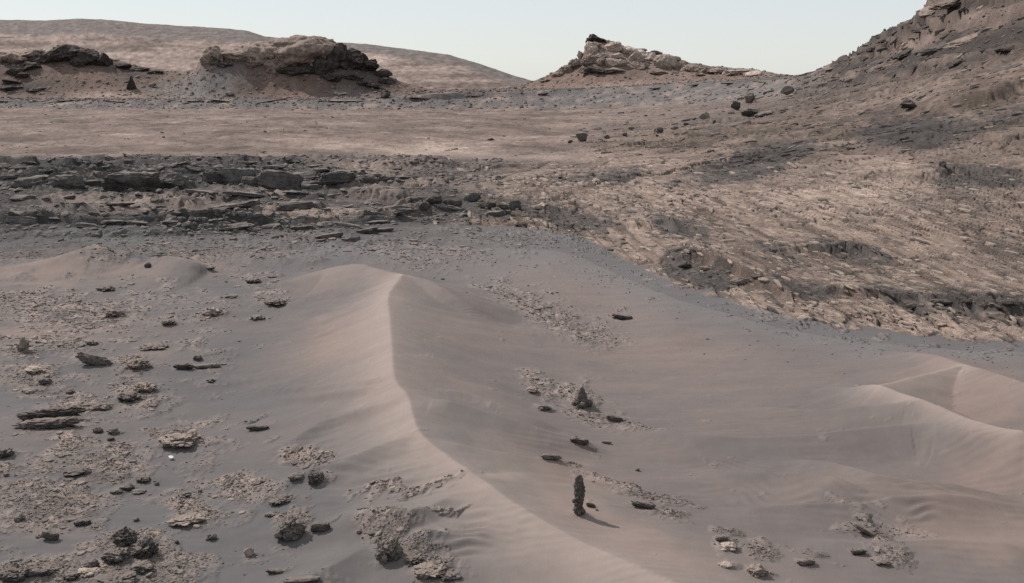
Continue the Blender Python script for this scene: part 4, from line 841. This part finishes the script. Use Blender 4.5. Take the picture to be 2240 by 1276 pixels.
def put(name, style, u, v, w, h, mat, seed, parent=None, depth=0.75, sink=0.22, lvl=3, rz=None, ry=0.0, rx=0.0, yoff=0.0, at_y=None):
    """a rock whose foot shows at photo pixel (u, v), w by h pixels big there; stands on the ground"""
    if at_y is None: p = find(u, v)
    else: p = np.array(((u - 1120) / F * at_y, at_y, CZ - at_y * (v - V0) / F))
    px = p[1] / F; sx, sz = w * px / 2, h * px / 2 / (1 - sink * 0.5)
    o = bpy.data.objects.new(name, rock_mesh(name, style, seed, lvl, mat)); col.objects.link(o)
    o.scale = (sx, sx * depth, sz)
    o.location = (p[0], p[1] + sx * depth * 0.55 + yoff, p[2] + sz * (1 - sink * 1.0))
    o.rotation_euler = (rx, math.radians(ry), (seed * 0.37) % 0.5 - 0.25 if rz is None else math.radians(rz))
    if parent is not None: o.parent = parent
    return o
def thing(o, label, cat='rock', group=None):
    o['label'] = label; o['category'] = cat
    if group: o['group'] = group
    return o

# ------------------------------------------------------------------ loose rocks, each one a thing: u, v of the foot, width, height in photo pixels
for st, u, v, w, hh, mt, sd, lab, grp, kw in ROCKS:
    nm = 'boulder' if st == 'angular' and mt != 'white' else {'post': 'standing_rock', 'spire': 'rock_spire', 'bar': 'flat_rock', 'block': 'flat_rock'}.get(st, 'boulder' if (st == 'angular' and mt != 'white') else 'rock')
    cat = {'standing_rock': 'rock pillar', 'rock_spire': 'rock', 'flat_rock': 'flat rock', 'boulder': 'boulder'}.get(nm, 'rock')
    if v > 560 and st == 'knob' and sd not in (6, 19): kw = dict(kw, sink=max(.42, kw.get('sink', 0)), depth=kw.get('depth', .9))
    if v > 560 and st == 'knob' and sd % 4 == 0 and w > 20 and sd not in (32, 36): st, kw = 'clod', dict(kw, lvl=max(3, kw.get('lvl', 3)))
    if st == 'angular' and mt != 'white' and sd not in (106, 113, 119): st, kw = 'crag', dict(kw, lvl=3)
    if sd in range(106, 124): w, hh = w * 0.88, hh * 0.88
    if v > 560 and st in ('knob', 'clod') and sd not in (27, 30, 32, 36, 37, 6): w, hh = w, hh * 0.66
    if mt == 'dark' and v > 560 and w < 40 and sd % 2: mt = 'grey'
    if st == 'angular' and mt != 'white': w, hh = w * 0.9, hh * 0.9
    thing(put(nm, st, u, v, w, hh, mt, sd, **kw), lab, cat, grp)

# ------------------------------------------------------------------ blocks of the dark rock shelf (parts of it)
SB = [(60,412,130,26),(20,392,70,14),(140,412,90,30),(150,383,60,12),(200,408,70,20),(285,414,150,38),(375,411,110,36),(330,385,36,20),(275,380,60,10),(230,372,30,12),(95,380,44,14),(35,372,40,10),
 (510,402,130,34),(455,398,40,28),(545,404,44,24),(610,408,110,34),(560,378,60,12),(660,392,90,22),(690,406,60,14),(740,398,110,26),(800,400,70,24),(850,398,60,20),(675,412,60,12),(640,425,80,10),
 (530,428,110,12),(440,425,90,12),(500,458,170,22),(640,458,130,24),(430,466,60,10),(40,438,90,14),(35,472,50,14),(90,474,34,12),(60,490,110,22),(125,482,50,10),(150,436,30,12),(170,452,40,14),(100,440,24,12),(225,436,34,12),
 (260,450,80,12),(330,454,90,12),(385,472,30,12),(295,474,28,12),(205,470,26,8),(505,502,110,16),(590,500,50,12),(660,502,60,10),(370,494,50,16),(240,492,70,14),(300,492,70,14),(190,498,60,12),
 (760,500,80,14),(800,512,70,18),(720,522,70,14),(770,528,60,14),(840,508,60,12),(820,490,70,10),(880,462,60,18),(930,470,90,22),(980,462,80,18),(1030,470,80,18),(1090,474,70,18),(905,455,60,12),(730,432,34,10),(770,455,40,12),(715,462,26,8),(660,478,30,8),
 (480,370,40,10),(420,372,50,10),(400,360,40,8),(600,368,70,9),(640,358,44,8),(690,366,40,8),(540,360,50,8),(240,352,26,14),(280,358,22,10),(170,358,40,8),(60,358,40,8),(810,388,60,10),(890,390,50,10),(700,375,50,8),(870,372,30,6)]
for i, (u, v, w, hh) in enumerate(SB):
    if u > 900 and i % 2: continue
    put('block', 'crag' if i % 5 in (1, 3) else 'block', u, v, w * 0.92, hh * (1.0 if hh > 24 else 0.72), 'shelf', 200 + i, parent=STR['rock_shelf'], depth=0.5 if w < 60 else 0.34, sink=.5, lvl=4 if w > 80 else 3, rz=((i * 37) % 41) - 20, ry=((i * 53) % 17) - 8)

# ------------------------------------------------------------------ crags of the buttes (parts of them)
def crags(parent, lst, base, mats):
    """crag centred on the hillside where pixel (u, v) looks; w, h in pixels; depth of embedding"""
    for i, (u, v, w, hh, k, *st) in enumerate(lst):
        p = find(u, min(v + hh * 0.35, 200)); px = p[1] / F
        zc = CZ - p[1] * (v - V0) / F
        style = st[0] if st else 'crag'
        o = bpy.data.objects.new('crag', rock_mesh('crag', style, base + i, 4, mats[k])); col.objects.link(o); o.parent = parent
        o.scale = (w * px * 0.56, w * px * 0.40, hh * px * 0.58); o.location = (p[0], p[1] + w * px * 0.24, zc)
        o.rotation_euler = (0, math.radians((i * 29) % 15 - 7), math.radians((i * 41) % 40 - 20))
MT = ['crag', 'crag_dark', 'crag_pale']
crags(STR['domed_butte'], [  # dark crags low right and in undercuts: dome's shade put into rock colour
 (640,118,200,76,0,'lump'),(575,122,130,56,0,'lump'),(690,122,110,76,0),(520,124,110,36,0),(470,122,66,40,0),(452,132,34,34,0),(484,140,64,18,1),(605,146,64,40,0),(560,140,50,30,0),
 (655,154,80,36,1),(700,150,70,60,1),(628,158,50,22,1),(735,130,70,64,1),(752,112,50,26,0),(770,136,70,44,1),(800,148,70,30,1),(830,162,50,22,1),(720,172,50,20,1),(770,172,60,18,1),(795,182,44,14,1),(820,190,44,14,1),(845,178,40,16,1),(680,136,60,44,0),(540,112,60,24,0),(600,106,90,36,0,'lump')], 400, MT)
crags(STR['low_butte'], [
 (110,124,92,42,1),(148,122,88,44,1),(192,128,76,44,1),(216,132,50,38,1),(80,128,40,24,1),(170,138,40,24,1),(50,118,90,26,0),(20,130,70,26,0),(60,146,50,22,1),(30,158,44,20,1),(45,166,40,16,1),(262,146,44,14,1),(300,152,44,12,1),(335,158,40,10,1),(20,196,70,16,1),(70,202,60,14,1),(120,204,50,10,1),(20,180,50,12,1)], 440, MT)
crags(STR['peaked_hill'], [
 (1300,84,30,18,1),(1312,88,30,16,1),(1288,92,14,18,1),(1292,108,30,40,2),(1306,100,26,20,0),(1345,104,44,26,2),(1372,112,50,22,2),(1395,118,40,18,2),(1312,122,36,16,2),(1350,124,30,16,2),(1340,138,30,22,2),(1318,138,36,20,0),(1290,134,34,24,0),(1360,140,26,20,2),
 (1388,128,46,28,2),(1422,126,38,24,2),(1458,138,52,36,2,'lump'),(1405,146,44,18,0),(1350,154,44,14,0),(1300,156,60,18,1),(1262,140,36,24,0),(1242,152,34,20,0),(1218,164,30,14,0),(1488,144,34,26,0),(1510,150,40,20,0),(1540,155,46,16,0),(1330,158,40,12,1),(1440,160,40,10,0),
 (1575,156,50,14,0),(1610,160,60,14,2),(1645,163,50,12,2),(1440,118,40,14,0),(1475,130,36,14,0),(1400,110,30,12,0),(1478,158,18,8,2),(1535,164,30,8,0),(1270,122,16,20,2),(1195,176,30,10,0)], 480, MT)

def ledge_blocks(parent, pts, step_, w0, w1, h0, h1, mats, seed, jit):
    r = np.random.default_rng(seed); q = np.array(pts, float); u = q[0, 0]; k = 0
    while u < q[-1, 0]:
        w = w0 + (w1 - w0) * r.random(); hh = h0 + (h1 - h0) * r.random()
        if r.random() > 0.22:
            v = np.interp(u, q[:, 0], q[:, 1]) + jit * r.normal()
            put('ledge_block', 'crag', u, v, w, hh, mats[int(r.integers(len(mats)))], 600 + seed + k % 9, parent=parent, depth=0.4, sink=.2, lvl=3, rz=r.normal() * 12, ry=r.normal() * 4)
        u += w * step_; k += 1
ledge_blocks(STR['scarp'], [(850,222),(1000,214),(1250,204),(1450,194),(1600,186),(1730,180)], 1.7, 20, 70, 3, 7, ['crag_dark', 'grey', 'grey'], 1, 2.2)
ledge_blocks(STR['scarp'], [(0,223),(400,222),(780,222)], 1.3, 40, 110, 2, 3.4, ['grey', 'dark'], 2, 0.5)
ledge_blocks(STR['bedrock_slope'], [(880,470),(960,456),(1060,452),(1140,462)], 0.8, 24, 60, 12, 22, ['shelf', 'slope_dark'], 4, 5)
ledge_blocks(STR['bedrock_slope'], [(2000,672),(2100,668),(2160,676),(2240,692)], 0.9, 20, 60, 7, 14, ['slope_dark', 'slope_dark', 'slope'], 5, 9)
ledge_blocks(STR['bedrock_slope'], [(1500,590),(1560,592),(1640,620)], 1.1, 24, 50, 10, 18, ['slope_dark', 'slope'], 6, 6)
for i, (u, v, w, hh, mt) in enumerate([(1790,158,40,10,'grey'),(1822,150,34,12,'grey'),(1836,140,40,12,'slope_dark'),(1868,126,44,14,'grey'),(1890,114,36,16,'slope_dark'),(1912,104,36,18,'slope_dark'),(1938,88,36,18,'slope_dark'),(1962,70,36,18,'slope_dark'),(1990,52,40,18,'slope_dark'),
    (2030,60,110,24,'slope_dark'),(2060,100,110,20,'slope_dark'),(1990,110,90,18,'slope_dark'),(1940,130,80,14,'slope_dark'),(2120,84,100,18,'slope'),(2220,100,80,20,'crag_dark'),(2010,140,70,12,'slope_dark'),(1900,150,60,12,'slope_dark'),(1860,170,50,12,'grey'),(1830,186,44,12,'slope_dark'),
    (2040,20,90,24,'slope'),(2090,2,120,26,'slope'),(1960,158,60,10,'slope_dark'),(2100,130,60,10,'slope_dark'),(2200,150,70,10,'slope_dark')]):
    p = find(u, v); px = p[1] / F
    o = bpy.data.objects.new('crag', rock_mesh('crag', ('crag', 'block', 'bar')[i % 3], 700 + i, 4, mt)); col.objects.link(o); o.parent = STR['bedrock_slope']
    o.scale = (w * px * 0.55, w * px * 0.30, hh * px * 0.34); o.location = (p[0], p[1], p[2] - hh * px * 0.10); o.rotation_euler = (0.1, math.radians(-24 + (i * 7) % 11), math.radians(20 - (i * 13) % 30))

# ------------------------------------------------------------------ slabs of the bedrock slope (parts of it), and the gravel
def slab_proto(seed):
    r = np.random.default_rng(seed); n = 8
    a = np.sort((np.arange(n) + 0.75 * (r.random(n) - 0.5)) / n * 2 * np.pi); rad = 0.8 + 0.3 * r.random(n)
    x, y = np.cos(a) * rad, np.sin(a) * rad
    t = 1 + 0.25 * (r.random(n) - 0.5)
    ring = [np.c_[x * 1.04, y * 1.04, -1 * np.ones(n)], np.c_[x, y, 0.55 * t], np.c_[x * 0.86, y * 0.86, 1.0 * t + 0.1 * x]]
    v = np.vstack(ring + [np.array([[0, 0, 1.05]])]); f = []
    for k in (0, 1):
        for i in range(n):
            j = (i + 1) % n; a0, b0, c0, d0 = k*n+i, k*n+j, (k+1)*n+j, (k+1)*n+i
            f += [(a0, b0, c0), (a0, c0, d0)]
    f += [(2*n+i, 2*n+(i+1) % n, 3*n) for i in range(n)]
    return v, np.array(f)
SL = [slab_proto(900 + k) for k in range(14)]
rng = np.random.default_rng(5)
SLM = {}
def slab_mesh(k, mt):
    if (k, mt) not in SLM:
        me = np_mesh('slab', SL[k][0], SL[k][1], smooth=False); me.materials.append(M[mt]); SLM[(k, mt)] = me
    return SLM[(k, mt)]
from mathutils import Matrix
def basis(n, ang):
    n = n / np.linalg.norm(n); t = np.array((math.cos(ang), math.sin(ang), 0)); t = t - n * (t @ n); t /= np.linalg.norm(t)
    return np.stack([t, np.cross(n, t), n], 1)
vis_v = V0 + F * (CZ - Z) / Y
runmin = np.minimum.accumulate(vis_v, axis=0)
inview = (Ug > -20) & (Ug < 2260) & (vis_v < 1300) & (vis_v > -20) & (vis_v <= runmin + 2)
wgt = (slope * inview * (RowI > LineRow[4])).ravel(); wgt = wgt * (0.35 + 0.65 * np.clip(BL + dk, 0, 1)).ravel()
idx = rng.choice(len(wgt), 5200, p=wgt / wgt.sum(), replace=False)
cand = []
for i in idx:
    y = Pf[i, 1]; px = y / F
    wp = 3.2 + 11 * rng.random() ** 3.2
    lower = Line.ravel()[i] < 8.2
    wd = wp * px * 0.42; ln = wd * ((2.5 + 3.5 * rng.random()) if lower else (1.4 + 1.6 * rng.random())); th = wp * px * (0.14 + 0.16 * rng.random())
    ang = math.radians(-76 + 7 * rng.normal()) if lower else math.radians(10 + 16 * rng.normal())
    n = Nf[i] + rng.normal(size=3) * 0.07; n[2] = abs(n[2]); n = n * 0.5 + np.array((0, 0, 0.5))
    dkp = dk.ravel()[i] * 0.9 + 0.15 > rng.random() * 1.1
    cand.append((wp, i, ln, wd, th, ang, n, 'slope_dark' if dkp else 'slope'))
cand.sort(key=lambda c: -c[0])
for q, (wp, i, ln, wd, th, ang, n, mt) in enumerate(cand[:300]):
    o = bpy.data.objects.new('slab', slab_mesh(q % 14, mt)); col.objects.link(o); o.parent = STR['bedrock_slope']
    B = basis(n, ang) * np.array((ln, wd, th)); c = Pf[i] + np.array((0, 0, th * 0.1))
    o.matrix_world = Matrix([[*B[0], c[0]], [*B[1], c[1]], [*B[2], c[2]], [0, 0, 0, 1]])
def stuff_mesh(name, items, protos, mats, parent, smooth=False):
    vs_, fs_, ms_ = [], [], []; off = 0
    for q, (i, B, c, mi) in enumerate(items):
        v, f = protos[q % len(protos)]
        vs_.append(v @ B.T + c); fs_.append(f + off); ms_.append(np.full(len(f), mi)); off += len(v)
    me = np_mesh(name, np.vstack(vs_), np.vstack(fs_), smooth=smooth)
    for m_ in mats: me.materials.append(M[m_])
    me.polygons.foreach_set('material_index', np.concatenate(ms_).astype(np.int32))
    o = bpy.data.objects.new(name, me); col.objects.link(o); o['kind'] = 'stuff'
    if parent is not None: o.parent = parent
    return o
stuff_mesh('broken_slabs', [(i, basis(n, ang) * np.array((ln, wd, th)), Pf[i] + np.array((0, 0, th * 0.1)), 1 if mt == 'slope_dark' else 0) for wp, i, ln, wd, th, ang, n, mt in cand[300:]], SL, ['slope', 'slope_dark'], STR['bedrock_slope'])
PEB = []
for k in range(10):
    r = np.random.default_rng(k); v = ICO[0][0] * (0.7 + 0.55 * r.random((12, 1))); PEB.append((v, ICO[0][1]))
def gravel(name, weight, n, lo, hi, pw, parent, mats, probs, seed, flat=0.6):
    r = np.random.default_rng(seed); wq = (weight * inview).ravel(); ids = r.choice(len(wq), min(n, int((wq > 0).sum())), p=wq / wq.sum(), replace=False)
    it = []
    for i in ids:
        s_ = (lo + (hi - lo) * r.random() ** pw) * Pf[i, 1] / F / 2; a = r.random() * 6.28
        B = basis(Nf[i], a) * np.array((s_ * (0.8 + 0.6 * r.random()), s_, s_ * flat * (0.6 + 0.6 * r.random())))
        it.append((i, B, Pf[i] + np.array((0, 0, s_ * flat * 0.25)), int(r.choice(len(mats), p=probs))))
    o = stuff_mesh(name, it, PEB, mats, parent); return o
def lone(o, label, cat):
    o['label'] = label; o['category'] = cat
peb_w = near * (rough ** 1.5 + 0.05 * left * sstep(-0.1, 0.4, nB) * (dunes < 0.05) + 0.0015 * sstep(3.0, 3.9, Line) + 0.05 * foot)
lone(gravel('gravel', peb_w, 21000, 1.8, 7.5, 3.0, None, ['grey', 'tan', 'dark'], [.46, .44, .10], 21), 'loose gravel and pebbles strewn over the sand patches', 'gravel')
far_w = (sstep(8.0, 8.4, Line) * 0.12 + tal * 1.3 * sstep(12.0, 11.5, Line) + tal * 0.3 + sstep(12.0, 12.2, Line) * sstep(13.0, 12.8, Line) * 0.9 * sstep(1780, 1700, Ug) + hill * 0.9) * sstep(13.2, 12.9, Line) + shelf * 0.35
lone(gravel('rubble', far_w, 8000, 2.2, 9, 3.5, None, ['grey', 'crag', 'dark', 'tan'], [.40, .34, .12, .14], 22, 0.7), 'small rubble scattered over the plain, talus and far slopes', 'rubble')
_save = PEB; PEB = [(v * np.array((1, 1, 1.0)), f) for v, f in SL]
lone(gravel('broken_crust', near * rough ** 2 * (0.4 + 0.6 * left), 1500, 5, 20, 2.6, None, ['grey', 'tan', 'dark'], [.45, .42, .13], 25, 0.22), 'flat broken plates of crust half buried in the sand', 'rubble')
PEB = _save
gravel('shelf_rubble', shelf * (0.15 + cover_f), 3600, 3.0, 18, 3.0, STR['rock_shelf'], ['shelf', 'grey'], [.8, .2], 24, 0.45)
print('all', round(time.time() - T0, 1), 's')
